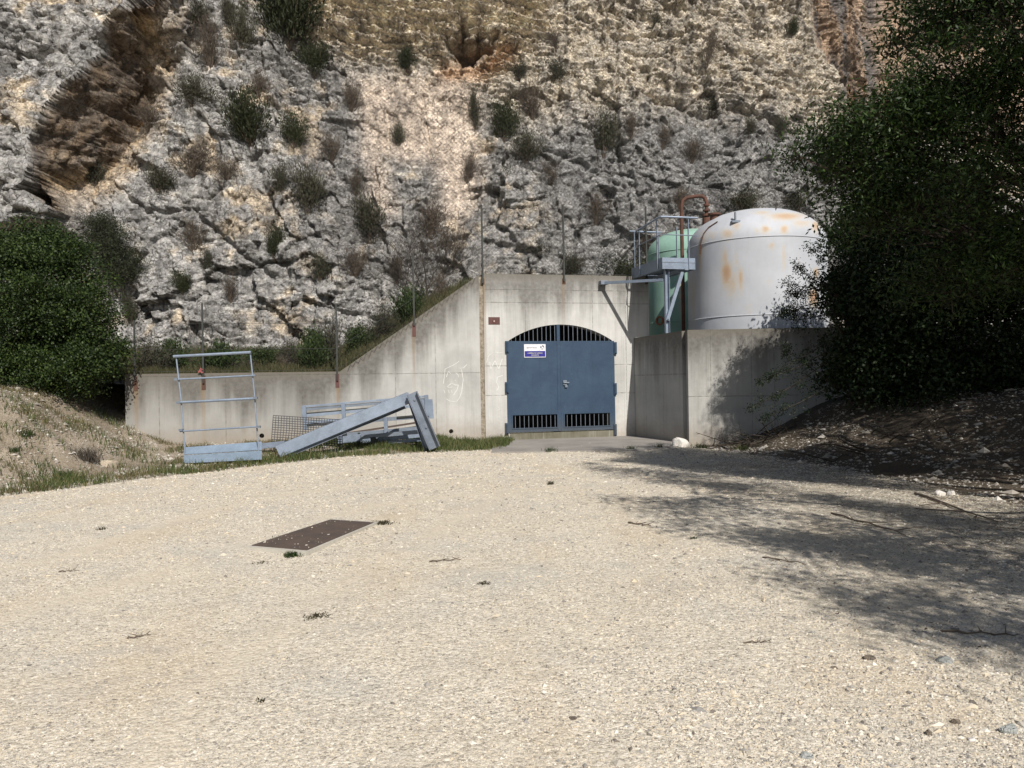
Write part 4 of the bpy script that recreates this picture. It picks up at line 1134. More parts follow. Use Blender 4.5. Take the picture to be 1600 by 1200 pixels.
mb = MB(); mb.channel(q2 - o0, q3 - o0, .12, .16, .012, up=(-1, 0, .3), open_dir=-1); mb.build('leg', M['galv'], sf, bevel=.002)

rf = empty('railing_section', tuple(at_z(570, 694, .1))); o0 = Vector(rf.location)
tag(rf, 'dismantled long steel railing section with three rails lying behind the A-shaped bracket', 'railing')
Yq = 19.05; Ye = 19.45
def rq(px, py, dy=0):
    return at_y(px, py, Yq + (Ye - Yq) * (px - 470) / 195 + dy)
def B(name, p, q, w, h, mat=M['galv'], par=rf, up=(0, 0, 1)):
    w *= 1.35; h *= 1.35
    mb = MB(); mb.bar(p - o0, q - o0, w, h, up); return mb.build(name, mat, par, bevel=.002)
B('rail', rq(472, 635.5), rq(668, 619), .06, .035); B('rail', rq(472, 640), rq(668, 623.5), .02, .05, M['galv_b'])
B('rail', rq(472, 650), rq(664, 633), .05, .05)
B('rail', rq(474, 664), rq(660, 651), .04, .07, M['galv_b'])
B('rail', rq(530, 680), rq(665, 668), .03, .06, M['galv_b']); B('rail', rq(535, 690), rq(662, 677), .08, .13)
B('rail', rq(474, 647, .04), rq(592, 637, .04), .03, .035, M['post']); B('rail', rq(478, 660, -.03), rq(548, 655, -.03), .04, .05); B('rail', rq(478, 664.5, -.03), rq(548, 660, -.03), .02, .018, M['post'])
B('rail', rq(543, 677, .06), rq(650, 660.5, .06), .03, .035, M['rustplate']); B('rail', rq(594, 674, .04), rq(658, 666, .04), .03, .03, M['post']); B('rail', rq(536, 685.5, -.09), rq(660, 672.5, -.09), .03, .02, M['post'])
B('rail', rq(530, 662, -.05), rq(565, 656, -.05), .03, .035, M['post']); B('rail', rq(620, 652, -.05), rq(662, 648.5, -.05), .03, .03, M['post'])
for x, y0, y1 in ((475, 634, 672), (536, 629, 665), (598, 625, 640), (602, 652, 683), (666, 617, 650), (660, 625, 690)):
    B('upright', rq(x, y0, -.03), rq(x + (y1 - y0) * .06, y1, -.03), .05, .07, M['galv'], up=(1, 0, 0))
B('end_plate', rq(669, 624, -.02), rq(671, 654, -.02), .02, .16, M['galv'], up=(1, 0, 0))
tp = empty('walkway_beams', tuple(at_z(590, 700, .05))); o0 = Vector(tp.location)
tag(tp, 'pair of flat steel beams lying low on stubs under the dismantled railing', 'steel beams')
def rz_(px, py, dy=0): return at_y(px, py, 18.9 + dy)
B('beam', rz_(528, 688), rz_(565, 683), .06, .12, par=tp); B('beam', rz_(563, 683), rz_(672, 673), .06, .07, M['galv_b'], par=tp)
B('beam', rz_(606, 691, .2), rz_(662, 687, .2), .07, .045, par=tp); B('stub', rz_(583, 683), rz_(585, 697), .09, .09, M['post'], par=tp)
B('stub', rz_(540, 660), rz_(540, 686), .04, .05, M['post'], par=tp); B('stub', rz_(561, 676), rz_(561, 695), .04, .05, M['post'], par=tp)
B('beam', rz_(408, 697, -.9), rz_(445, 693, -.9), .1, .09, M['galv'], par=tp)
# mesh panel
gp = empty('wire_mesh_panel', tuple(at_z(465, 697, .1))); o0 = Vector(gp.location)
tag(gp, 'bent square-grid wire mesh panel leaning at the left end of the pile', 'mesh panel')
ga, gb, gc, gd = at_y(427, 649, 18.3), at_y(536, 656, 18.7), at_y(424, 690, 18.0), at_y(535, 698, 18.2)
mb = MB()
nW, nH = 26, 11
for i in range(nW + 1):
    t = i / nW; mb.tube([(ga.lerp(gb, t)) - o0, ga.lerp(gb, t).lerp(gc.lerp(gd, t), .5) + Vector((0, .06 * math.sin(t * 5), 0)) - o0, (gc.lerp(gd, t)) - o0], .0075, 4)
for j in range(nH + 1):
    t = j / nH; mb.tube([(ga.lerp(gc, t).lerp(gb.lerp(gd, t), s_)) + Vector((0, .06 * math.sin(s_ * 5) * (1 - abs(2 * t - 1)) - .006, 0)) - o0 for s_ in np.linspace(0, 1, 7)], .0075, 4)
mb.build('wire_grid', M['wire'], gp)

# ------------------------------------------------------------------ hatch
hc = [at_z(*p, .0) for p in ((393, 857), (516, 816), (584, 820.5), (480, 864.5))]
hzz = max(float(ground_h(p.x, p.y)) for p in hc) + .012
ht = empty('access_hatch', (sum(p.x for p in hc) / 4, sum(p.y for p in hc) / 4, hzz)); o0 = Vector(ht.location)
tag(ht, 'flat rectangular brown steel hatch cover set in the gravel', 'hatch')
mb = MB(); v = [Vector((p.x, p.y, hzz)) - o0 for p in hc]
mb.add([x + Vector((0, 0, .012)) for x in v] + [x + Vector((0, 0, -.05)) for x in v], [(0, 1, 2, 3), (7, 6, 5, 4), (0, 4, 5, 1), (1, 5, 6, 2), (2, 6, 7, 3), (3, 7, 4, 0)])
mb.build('cover_plate', M['rustplate'], ht, bevel=.003)
cen = sum(v, Vector()) / 4
mb = MB(); o_ = [cen + (x - cen) * 1.0 + (x - cen).normalized() * .07 for x in v]
for i in range(4):
    j = (i + 1) % 4; e_ = .004
    a_, b_, c_2, d_ = v[i] + (v[i] - cen).normalized() * e_, v[j] + (v[j] - cen).normalized() * e_, o_[j], o_[i]
    mb.add([p + Vector((0, 0, .006)) for p in (a_, b_, c_2, d_)] + [p + Vector((0, 0, -.06)) for p in (a_, b_, c_2, d_)], [(0, 1, 2, 3), (7, 6, 5, 4), (0, 4, 5, 1), (1, 5, 6, 2), (2, 6, 7, 3), (3, 7, 4, 0)])
mb.build('concrete_rim', mat_concrete('rim_concrete', ca=(.42, .40, .35), cb=(.52, .49, .43), dirt=0), ht)

# ------------------------------------------------------------------ rocks
def rock(name, label, px, py, wpx, hpx, mat, z=None, seed=0, cat='rock', group=None, flat=1.0):
    p = on_ground(px, py)
    w = wpx / FPX * p.y; h = hpx / FPX * p.y
    bm = bmesh.new(); bmesh.ops.create_icosphere(bm, subdivisions=3, radius=1)
    rr = random.Random(seed); off = rr.random() * 50
    cuts = [(Vector((rr.gauss(0, 1), rr.gauss(0, 1), rr.gauss(0, .8))).normalized(), .55 + .3 * rr.random()) for _ in range(9)]
    for v in bm.verts:
        c = v.co.copy()
        for n_, d_ in cuts:
            k_ = c.dot(n_) - d_
            if k_ > 0: c -= n_ * k_ * .92
        v.co = Vector((c.x * w / 1.55, c.y * w / 1.8 * flat, (c.z + .35) * h / 1.15))
    me = bpy.data.meshes.new(name); bm.to_mesh(me); bm.free(); me.materials.append(mat)
    o = bpy.data.objects.new(name, me); link(o); o.location = (p.x, p.y, p.z - h * .12); o.rotation_euler = (0, 0, rr.random() * 6)
    o.rotation_euler = (0, 0, rr.uniform(-.4, .4))
    tag(o, label, cat, group); return o
rock('rock', 'bright white angular rock at the foot of the tank wall corner', 1062, 698, 25, 15, M['whiterock'], seed=24)
rock('rock', 'cream rock in the grass below the mound on the left', 171, 729, 23, 13, M['creamrock'], seed=5)
rock('rock', 'small cream rock on the mound beside the left end of the low wall', 208, 656, 12, 7, M['creamrock'], seed=6)
rock('rock', 'brown cream rock at the foot of the low wall on the mound', 229, 668, 14, 10, M['creamrock'], seed=7)
M['greystone'] = mat_rock('grey_stone', (.42, .44, .42), (.34, .35, .34), 20); M['brownstone'] = mat_rock('brown_stone', (.22, .18, .14), (.14, .12, .10), 20)
rock('stone', 'flat pale grey stone in the lower right corner of the gravel', 1575, 1143, 27, 13, M['greystone'], seed=8, cat='stone', flat=.8)
rock('stone', 'flat pale stone at the bottom edge of the gravel, the one nearest the viewer', 1260, 1184, 20, 9, M['greystone'], seed=9, cat='stone', flat=.8)
rock('stone', 'small white pebble just left of the flat grey corner stone', 1518, 1158, 11, 7, M['whiterock'], seed=10, cat='stone')
rock('stone', 'brown rounded stone above the flat grey corner stone', 1494, 1131, 13, 8, M['brownstone'], seed=11, cat='stone')
rock('stone', 'dark brown flat stone right of centre in the sunlit gravel', 1356, 1030, 20, 8, M['brownstone'], seed=12, cat='stone')
rock('stone', 'grey stone at the edge of the tree shadow on the right', 1475, 1034, 20, 9, M['greystone'], seed=13, cat='stone')
rock('stone', 'small dark stone left of the dark brown flat stone', 1304, 1045, 9, 5, M['brownstone'], seed=14, cat='stone')
rock('stone', 'dark pointed stone in the bottom right of the gravel', 1452, 1148, 10, 8, M['brownstone'], seed=15, cat='stone')
rock('stone', 'small dark stone in the bottom centre of the gravel', 896, 1124, 12, 6, M['brownstone'], seed=16, cat='stone')
rock('rock', 'white rounded rock in the shade at the foot of the right bank', 1470, 774, 16, 9, M['whiterock'], seed=17)
rock('rock', 'small white rock right beside the larger one in the shade of the right bank', 1486, 773, 10, 7, M['whiterock'], seed=18)

# ------------------------------------------------------------------ scattered gravel and litter
def scatter_stones(name, P, S, mat, flat=.55):
    """octahedral chips, all merged"""
    n = len(P)
    base = np.array([(1, 0, 0), (0, 1, 0), (-1, 0, 0), (0, -1, 0), (0, 0, 1), (0, 0, -1)], float)
    J = base[None] * (1 + .45 * (RS.rand(n, 6, 1) - .5) * 2) + .28 * (RS.rand(n, 6, 3) - .5)
    J *= np.stack([S * RS.uniform(.8, 1.4, n), S * RS.uniform(.6, 1.0, n), S * flat * RS.uniform(.6, 1.3, n)], -1)[:, None, :]
    an = RS.rand(n) * 6.283; c, s = np.cos(an)[:, None], np.sin(an)[:, None]
    X = J[..., 0] * c - J[..., 1] * s; Y = J[..., 0] * s + J[..., 1] * c
    V = np.stack([X, Y, J[..., 2]], -1) + P[:, None, :]
    f = np.array([(0, 1, 4), (1, 2, 4), (2, 3, 4), (3, 0, 4), (1, 0, 5), (2, 1, 5), (3, 2, 5), (0, 3, 5)])
    F = (f[None] + (np.arange(n) * 6)[:, None, None]).reshape(-1, 3)
    return np_mesh(name, V.reshape(-1, 3), F, mat)
N = 260000
Yz = 2.6 * (20 / 2.6) ** RS.rand(N); U_ = RS.uniform(-.70, .70, N); Xz = U_ * Yz
S = np.maximum(.0046, .00086 * Yz) * np.exp(RS.randn(N) * .5)
bigk = .72 + .5 * sstep(-.3, .9, .7 * fbm(Xz * .7, Yz * .5, 3, 303) + .3 * Xz) * sstep(9, 4, Yz); S *= bigk
S = np.clip(S, .003, .03)
Zz = ground_h(Xz, Yz) + S * .1
keep = (soil_mask(Xz, Yz) < .6) & ~in_poly(Xz, Yz, [(p.x, p.y) for p in hc]) & (fbm(Xz * .8, Yz * .8, 3, 301) > -.4 + .5 * (RS.rand(len(Xz)) - .5)) & (RS.rand(len(Xz)) > .75 * track_m(Xz, Yz))
pu = RS.rand(70) ** 1.0; pv = RS.rand(70) ** 1.6 * np.where(RS.rand(70) < .5, 1, .3); pv = np.where(RS.rand(70) < .5, pv, 1 - pv)
A4 = np.array([[p.x, p.y] for p in hc]); PQ = (A4[0] * (1 - pu)[:, None] + A4[1] * pu[:, None]) * (1 - pv)[:, None] + (A4[3] * (1 - pu)[:, None] + A4[2] * pu[:, None]) * pv[:, None]
Pall = np.concatenate([np.stack([Xz, Yz, Zz], -1)[keep], np.concatenate([PQ, np.full((70, 1), hzz + .015)], 1)])
scatter_stones('gravel', Pall, np.concatenate([S[keep], .0052 * np.exp(RS.randn(70) * .5)]), M['gravelst'])
tag(bpy.data.objects['gravel'], 'crushed pale limestone chips spread over the yard', 'gravel', kind='stuff')
N = 260
Yz = 3.2 * (17 / 3.2) ** RS.rand(N); Xz = RS.uniform(-.66, .66, N) * Yz; S = .012 * np.exp(RS.randn(N) * .3)
keep = (soil_mask(Xz, Yz) < .6)
Zz = ground_h(Xz, Yz) + S * .3
# stones on mounds
N2 = 22000
X2 = np.concatenate([RS.uniform(-14, -4, N2), RS.uniform(4.6, 12, N2)]); Y2 = np.concatenate([RS.uniform(10, 19.5, N2), RS.uniform(5, 18.6, N2)])
a2, d2 = local_ad(X2, Y2)
kk = (soil_mask(X2, Y2) > .5) & (d2 < -.05) & (fbm(X2 * .7, Y2 * .7, 3, 311) > -.2)
S2 = .016 * np.exp(RS.randn(len(X2)) * .6); S2 = np.clip(S2, .005, .09)
Z2 = ground_h(X2, Y2)
scatter_stones('rubble', np.stack([X2, Y2, Z2], -1)[kk], S2[kk], mat_stone('bank_stones', [(0, (.20, .18, .15)), (.4, (.32, .29, .25)), (.8, (.45, .42, .37)), (1, (.6, .58, .53))]))
tag(bpy.data.objects['rubble'], 'loose pale stones over both soil banks', 'rubble', kind='stuff')

def leaf_quads(P, L, Wd, up=.0, rs=RS, droop=0):
    n = len(P)
    d = rs.randn(n, 3); d[:, 2] += up; d[:, 2] -= droop; d /= np.linalg.norm(d, axis=1)[:, None]
    q = rs.randn(n, 3); s = np.cross(d, q); s /= np.linalg.norm(s, axis=1)[:, None] + 1e-9
    L = np.broadcast_to(L, n) * rs.uniform(.7, 1.3, n); Wd = np.broadcast_to(Wd, n) * rs.uniform(.7, 1.3, n)
    a = P; b = P + d * (L * .45)[:, None] + s * (Wd / 2)[:, None]; c = P + d * L[:, None]; e = P + d * (L * .45)[:, None] - s * (Wd / 2)[:, None]
    V = np.stack([a, b, c, e], 1).reshape(-1, 3)
    return V, np.arange(n * 4).reshape(n, 4)
def blades(X, Y, Z, H, W, lean=.4, rs=RS):
    n = len(X); an = rs.rand(n) * 6.283; dx = np.cos(an); dy = np.sin(an)
    la = rs.rand(n) * 6.283; lx = np.cos(la) * lean * H * rs.rand(n); ly = np.sin(la) * lean * H * rs.rand(n)
    P = np.stack([X, Y, Z - .01], -1); sx = np.stack([dx * W / 2, dy * W / 2, 0 * X], -1)
    mid = P + np.stack([lx * .35, ly * .35, H * .6], -1); tip = P + np.stack([lx, ly, H * .98], -1)
    V = np.stack([P - sx, P + sx, mid + sx * .7, mid - sx * .7, tip], 1).reshape(-1, 3)
    b = np.arange(n) * 5
    return V, [np.stack([b, b + 1, b + 2, b + 3], -1), np.stack([b + 3, b + 2, b + 4], -1)]
# grass in front of the walls and on the left bank
N = 200000
X = RS.uniform(-14, .1, N); Y = RS.uniform(10.5, 21.5, N); a_, d_ = local_ad(X, Y)
sg_ = soil_mask(X, Y); el = interp(X, [(-30, 9.5), (-7.8, 11.7), (-6.1, 14.4), (-5.0, 16.3), (-3.6, 17.6), (-1.6, 18.4), (-.2, 18.9), (.2, 23)])
strip = np.exp(-((Y - el - .9) / np.where(X < -5.5, 1.3, .95)) ** 2)
pn = fbm(X * .8, Y * .8, 4, 321)
dens = sg_ * np.clip(strip * (.36 + 1.1 * pn) + .75 * sstep(-6.0, -4.5, X) * sstep(-.1, .3, pn + .25) + .20 * sstep(.0, .3, pn), 0, 1)
k = (RS.rand(N) < dens) & (d_ < -.06)
X, Y = X[k], Y[k]; Z = ground_h(X, Y)
H = RS.uniform(.05, .20, len(X)) * (1 + .8 * np.clip(fbm(X * 1.5, Y * 1.5, 2, 325), -.3, 1))
V, F = blades(X, Y, Z, H, .014, .9)
tag(np_mesh('grass', V, F, M['grass'], parent=None), 'short green and straw grass along the gravel edge before the wall', 'grass', kind='stuff')
# dry weeds on the left bank
N = 90000
X = RS.uniform(-14, -5, N); Y = RS.uniform(11, 19.6, N); a_, d_ = local_ad(X, Y)
pn = fbm(X * 1.1 + 3, Y * 1.1, 4, 331)
k = (soil_mask(X, Y) > .5) & (d_ < -.06) & (RS.rand(N) < sstep(.0, .35, pn))
X, Y = X[k], Y[k]; V, F = blades(X, Y, ground_h(X, Y), RS.uniform(.03, .13, len(X)), .010, 1.1)
tag(np_mesh('dry_weeds', V, F, M['grass_dry']), 'sparse dry brownish weeds over the stony left bank', 'weeds', kind='stuff')
# ledge vegetation behind the wall
N = 90000
A_ = RS.uniform(-12, aR - .5, N); D_ = .42 + (RS.rand(N) ** 1.3) * 5.5
k = (RS.rand(N) < np.interp(A_, [aS, aJ - 1, aJ, aR], [1, .9, .25, .12]))
A_, D_ = A_[k], D_[k]
X = FO.x + A_ * AD.x + D_ * DD.x; Y = FO.y + A_ * AD.y + D_ * DD.y
H = RS.uniform(.06, .30, len(X)) * (.7 + .9 * np.clip(fbm(X * .8, Y * .8, 3, 341) + .4, 0, 1.2))
V, F = blades(X, Y, fill_h(A_, D_), H, .014, .7)
M['ledge'] = mat_leaf('ledge_grass', [(.1, (.03, .045, .015)), (.4, (.06, .072, .028)), (.65, (.12, .105, .055)), (.95, (.24, .19, .11))], .2, .8)
tag(np_mesh('undergrowth', V, F, M['ledge']), 'tangled grass and herbs on the ledge behind the low wall', 'undergrowth', kind='stuff')
# litter under the trees
N = 34000
X = RS.uniform(.8, 12, N); Y = RS.uniform(4.5, 19, N)
k = (RS.rand(N) < sstep(1.0, 7.5, X + (Y - 8) * .12 + .8 * fbm(X, Y, 3, 351)) * .9); X, Y = X[k], Y[k]
P = np.stack([X, Y, ground_h(X, Y) + .008], -1)
V, F = leaf_quads(P, .035, .016); V[:, 2] = (V[:, 2] - np.repeat(P[:, 2], 4)) * .25 + np.repeat(P[:, 2], 4) + .004
tag(np_mesh('leaf_litter', V, F, M['litter']), 'dead leaves and bits scattered in the tree shade on the right', 'leaf litter', kind='stuff')

# small weeds on the gravel
def tuft(px, py, wpx, hpx, mat, label, seed, n=70, name='weed_tuft', cat='weed', kind_='blade', group=None):
    p = on_ground(px, py)
    w = wpx / FPX * p.y; h = hpx / FPX * p.y
    rs = np.random.RandomState(seed)
    x = rs.randn(n) * w * .22; y = rs.randn(n) * w * .22
    V, F = blades(x, y, 0 * x, h * rs.uniform(.5, 1.3, n), .011 + .0 * x, 1.4, rs)
    o = np_mesh(name, V, F, mat); o.location = p; tag(o, label, cat, group); return o
dk = mat_leaf('dark_weed', [(.1, (.02, .018, .012)), (.5, (.05, .045, .025)), (.9, (.10, .09, .04))], .1, .9)
tuft(459, 868, 34, 8, M['leaf_c'], 'bright green weed tuft on the near edge of the brown hatch', 1, 320)
tuft(596, 818, 32, 5, dk, 'dark mossy weed tuft at the far right corner of the brown hatch', 2, 260)
tuft(757, 912, 22, 4, dk, 'dark flat weed in the middle of the open gravel', 3, 160)
tuft(495, 964, 40, 5, dk, 'dark flattened weed left of centre in the near gravel', 4, 300)
tuft(860, 757, 14, 7, dk, 'small dark weed in the gravel in front of the doors', 5, 50)
tuft(437, 840, 22, 4, dk, 'thin dark weed along the far edge of the hatch', 6, 60)
tuft(407, 880, 26, 4, dk, 'flat brown weed just below the near hatch corner', 7, 60)
tuft(159, 828, 14, 6, dk, 'small dark weed near the left edge of the gravel', 8, 40)
tuft(408, 1096, 14, 7, dk, 'small dark sprig low on the left of the near gravel', 9, 40)
tuft(285, 660, 12, 20, M['grass'], 'tall green weed against the low wall beside the railing frame', 10, 60)
tuft(247, 675, 22, 26, M['grass'], 'spiky pale green weed at the low wall foot near its left end', 11, 120)
tuft(375, 690, 14, 16, M['grass'], 'thin weed behind the toe board of the railing frame', 12, 60)
tuft(108, 565, 20, 8, M['grass'], 'x', 13, 4)
bpy.data.objects.remove(bpy.context.scene.objects['weed_tuft.012'])
tuft(140, 722, 34, 26, M['shrub_d'], 'reddish dry weed clump beside the cream rock on the left', 14, 240)
tuft(860, 706, 22, 8, M['leaf_c'], 'green weed at the front edge of the concrete slab', 15, 110)
tuft(985, 703, 26, 7, M['leaf_c'], 'low green weed at the right front edge of the slab', 16, 110)
tuft(1030, 700, 16, 8, M['leaf_c'], 'green weed just left of the bright white rock', 17, 80)
tuft(1095, 700, 30, 8, M['leaf_c'], 'low green weed just right of the bright white rock', 18, 130)
tuft(1160, 704, 30, 10, M['grass'], 'weed at the foot of the tank wall where the shade begins', 19, 130)
tuft(40, 680, 26, 10, M['leaf_c'], 'dark green low weed high on the stony left bank', 20, 130)
tuft(36, 682, 12, 5, M['leaf_c'], 'tiny green weed next to the low weed high on the left bank', 21, 50)
tuft(22, 705, 22, 8, M['leaf_c'], 'green weed patch on the left bank near the picture edge', 22, 110)
tuft(100, 745, 40, 10, M['leaf_c'], 'leafy green weed at the foot of the left bank', 23, 200)
tuft(1082, 842, 12, 5, M['leaf_c'], 'tiny green weed near the left tip of the tree shadow', 24, 40)

# fallen twigs
def twig(px0, py0, px1, py1, label, seed, r=.008):
    p = at_z(px0, py0, .02); q = at_z(px1, py1, .02); rr = random.Random(seed)
    pts = []
    for i in range(7):
        c = p.lerp(q, i / 6) + Vector((rr.gauss(0, .012), rr.gauss(0, .03) * (p - q).length * .6, 0)); c.z = gz(c) + r * .8 + (.01 if i % 2 else 0); pts.append(c)
    o0 = pts[0].copy(); mb = MB(); mb.tube([c - o0 for c in pts], [r * (1 - .6 * i / 6) for i in range(7)], 5)
    for k in (2, 3, 4, 5):
        b = pts[k] - o0; L = (p - q).length * rr.uniform(.12, .3); a = rr.uniform(0, 6.28); e_ = b + Vector((math.cos(a) * L, math.sin(a) * L, .02))
        mb.tube([b, e_], [r * .5, r * .25], 4)
    o = mb.build('twig', M['twig'], None); o.location = o0; tag(o, label, 'twig'); return o
twig(668, 873, 720, 870, 'thin dry twig lying in the middle of the open gravel', 1, .007)
twig(192, 992, 238, 985, 'thin dry twig in the near gravel on the left', 2, .006)
twig(982, 817, 1016, 821, 'dry twig just left of the tree shadow', 3, .011)
twig(1150, 700, 1215, 688, 'bare dead branch lying at the base of the tank wall in shade', 4, .02)
twig(1470, 985, 1590, 992, 'long thin twig at the right edge in the tree shadow', 5, .008)
twig(1190, 868, 1260, 880, 'short twig inside the tree shadow near its left side', 6, .008)
twig(1300, 800, 1420, 835, 'branching twig in the middle of the tree shadow', 7, .012)
twig(90, 890, 122, 888, 'short thin twig at the far left of the gravel', 8, .006)
twig(1165, 1003, 1205, 1002, 'thin twig in the sunlit gravel below the tree shadow', 9, .005)
twig(1430, 770, 1560, 815, 'dark bent branch lying at the foot of the right bank', 10, .018)

# ------------------------------------------------------------------ trees
def make_tree(name, label, base, trunk_r, blobs, lmat, leaf, per, seed, cat='tree', sig=.22, trunk_pts=None, twigs=160, gap=-.2, up=.2, droop=0, group=None, fork=None):
    """blobs: (centre, radii, clusters). Limbs run from the trunk to each blob, twigs to its clusters."""
    rs = np.random.RandomState(seed); rr = random.Random(seed)
    base = Vector(base); e = empty(name, tuple(base)); tag(e, label, cat, group)
    mb = MB(); top = fork if fork is not None else Vector((base.x, base.y, base.z + 1.5))
    top = Vector(top)
    tp_ = [Vector((0, 0, -.3)), (top - base) * .5 + Vector((rr.gauss(0, .05), rr.gauss(0, .05), 0)), top - base]
    mb.tube(tp_, [trunk_r * 1.15, trunk_r * .85, trunk_r * .7], 10)
    VV = []; cc = []
    for (c, r, n) in blobs:
        c = Vector(c)
        s0 = top; m1 = s0.lerp(c, .5) + Vector((rr.gauss(0, .15), rr.gauss(0, .15), rr.gauss(0, .15)))
        lr = trunk_r * .3
        mb.tube([s0 - base, m1 - base, c - base], [lr, lr * .6, lr * .25], 6)
        d = rs.randn(n, 3); d /= np.linalg.norm(d, axis=1)[:, None]; rad_ = rs.rand(n) ** .45
        P = np.array(c) + d * rad_[:, None] * np.array(r)
        nn = fbm(P[:, 0] * .9 + P[:, 1] * .5, P[:, 2] * .9 + P[:, 1] * .3, 3, seed + 3)
        P = P[nn > gap]
        cc.append(P)
        for k in range(min(twigs, len(P))):
            q = Vector(P[k]); s1 = c.lerp(q, rr.uniform(.05, .35)) if rr.random() < .6 else m1.lerp(c, rr.random())
            mm = s1.lerp(q, .55) + Vector((rr.gauss(0, .07), rr.gauss(0, .07), rr.gauss(0, .07) - .03))
            mb.tube([s1 - base, mm - base, q - base], [.016, .009, .003], 3, False)
    P = np.concatenate(cc)
    Q = np.repeat(P, per, 0) + rs.randn(len(P) * per, 3) * sig * np.array([1, 1, .75])
    V, F = leaf_quads(Q - np.array(base), leaf[0], leaf[1], up, rs, droop)
    np_mesh('crown', V, F, lmat, parent=e)
    mb.build('trunk', M['bark'], e, True)
    return e
def pt(px, py, Y): return tuple(at_y(px, py, Y))
# lower evergreen mass at the right
bl = [(pt(1362, 560, 17.0), (.95, 1.3, 1.1), 200), (pt(1330, 455, 17.3), (.5, 1.0, .65), 80), (pt(1420, 470, 16.5), (1.4, 1.5, 1.3), 260), (pt(1560, 420, 16), (1.6, 1.6, 1.5), 260),
      (pt(1480, 600, 16.2), (1.6, 1.3, .9), 240), (pt(1620, 560, 15.5), (1.7, 1.4, 1.3), 240), (pt(1355, 365, 17.6), (.6, 1.2, .7), 110), (pt(1460, 330, 17), (1.3, 1.3, 1.1), 170)]
make_tree('evergreen_bush', 'very dark evergreen thicket overhanging the white tank and tank wall', (9.6, 16.6, 1.1), .14, bl, M['leaf_b'], (.085, .055), 72, 401, cat='bush', sig=.20, twigs=40, fork=(9.0, 16.7, 2.0), gap=-.35)
# spiky sprays in front of the tank
def spray(e_label, seeds):
    pass
sprays = [((1290, 480), (1215, 492)), ((1290, 470), (1213, 488)), ((1300, 455), (1222, 442)), ((1300, 450), (1240, 410)), ((1310, 420), (1262, 385)), ((1295, 490), (1228, 500)), ((1290, 445), (1232, 460)), ((1320, 520), (1200, 590)), ((1300, 560), (1170, 640)), ((1310, 540), (1180, 600)), ((1305, 600), (1190, 655)), ((1300, 600), (1215, 540))]
P = []; mb = MB(); ebase = Vector((7.9, 17.0, .55)); rr = random.Random(5)
for (s0, s1) in sprays:
    a_ = Vector(pt(*s0, 17.0)); b_ = Vector(pt(*s1, 16.9)); rr_y = rr.uniform(-.4, .4)
    mid_ = a_.lerp(b_, .5) + Vector((0, rr_y * .5, rr.uniform(-.08, .1)))
    pl = [a_.lerp(mid_, t) if True else 0 for t in (0, .5)] + [mid_, mid_.lerp(b_, .5), b_]
    mb.tube([ebase - ebase, (a_ - ebase) * .5 + Vector((.3, 0, 0)), a_ - ebase], [.05, .03, .016], 5)
    mb.tube([p - ebase for p in pl], [.014, .011, .009, .006, .003], 4)
    for k in range(26):
        t = rr.random() ** .7; p = a_.lerp(mid_, t * 2) if t < .5 else mid_.lerp(b_, t * 2 - 1)
        off = Vector((rr.gauss(0, 1), rr.gauss(0, 1), rr.gauss(0, 1))) * (.17 * (1.15 - t))
        q = p + off; mb.tube([p - ebase, q - ebase], [.004, .002], 3, False); P.append(tuple(q))
P = np.array(P); Q = np.repeat(P, 20, 0) + RS.randn(len(P) * 20, 3) * .05
V, F = leaf_quads(Q - np.array(ebase), .045, .026)
e = empty('holm_oak_bush', tuple(ebase)); tag(e, 'leafy dark twigs reaching left in front of the white tank', 'bush'); np_mesh('foliage', V, F, M['leaf_b'], parent=e); mb.build('branches', M['bark'], e, True)
# almond-like tree above it
def sc_(px, py, Y, r, n): return (pt(px, py, Y), tuple(k * Y / 12.6 for k in r), n)
bl = [sc_(1335, 205, 10.4, (.8, 1.1, .55), 110), sc_(1315, 265, 10.4, (.72, 1.0, .4), 80), sc_(1420, 230, 10.2, (1.2, 1.2, .8), 200), sc_(1500, 120, 10.0, (1.1, 1.3, .9), 220), sc_(1490, 20, 10.2, (.85, 1.2, .7), 140),
      sc_(1560, 230, 9.8, (1.3, 1.3, 1.1), 260), sc_(1580, 50, 9.8, (1.4, 1.3, 1.1), 280), sc_(1400, 350, 10.5, (1.0, 1.1, .65), 130), sc_(1540, 370, 10.2, (1.3, 1.2, .9), 200), sc_(1700, 150, 9.6, (1.5, 1.5, 1.6), 260), sc_(1680, 350, 9.6, (1.3, 1.4, 1.2), 200),
      sc_(1250, 245, 10.5, (.5, .6, .3), 34), sc_(1405, 160, 10.3, (.5, .8, .4), 50), sc_(1400, 60, 10.3, (.22, .5, .3), 12), sc_(1500, -90, 10.0, (1.6, 1.5, 1.0), 200), sc_(1480, 440, 10.6, (1.2, 1.0, .6), 110), sc_(1380, 300, 10.5, (.8, .9, .45), 90), sc_(1540, 300, 9.4, (.9, .9, .6), 150), sc_(1600, 400, 9.4, (.9, .9, .6), 150), sc_(1620, 260, 9.2, (.8, .8, .6), 110)]
make_tree('leafy_tree', 'spreading green tree with narrow leaves filling the upper right', (8.9, 9.9, 1.2), .18, bl, M['leaf_a'], (.075, .024), 42, 411, sig=.15, fork=(8.3, 9.9, 2.6), gap=.02, twigs=40, droop=.3)
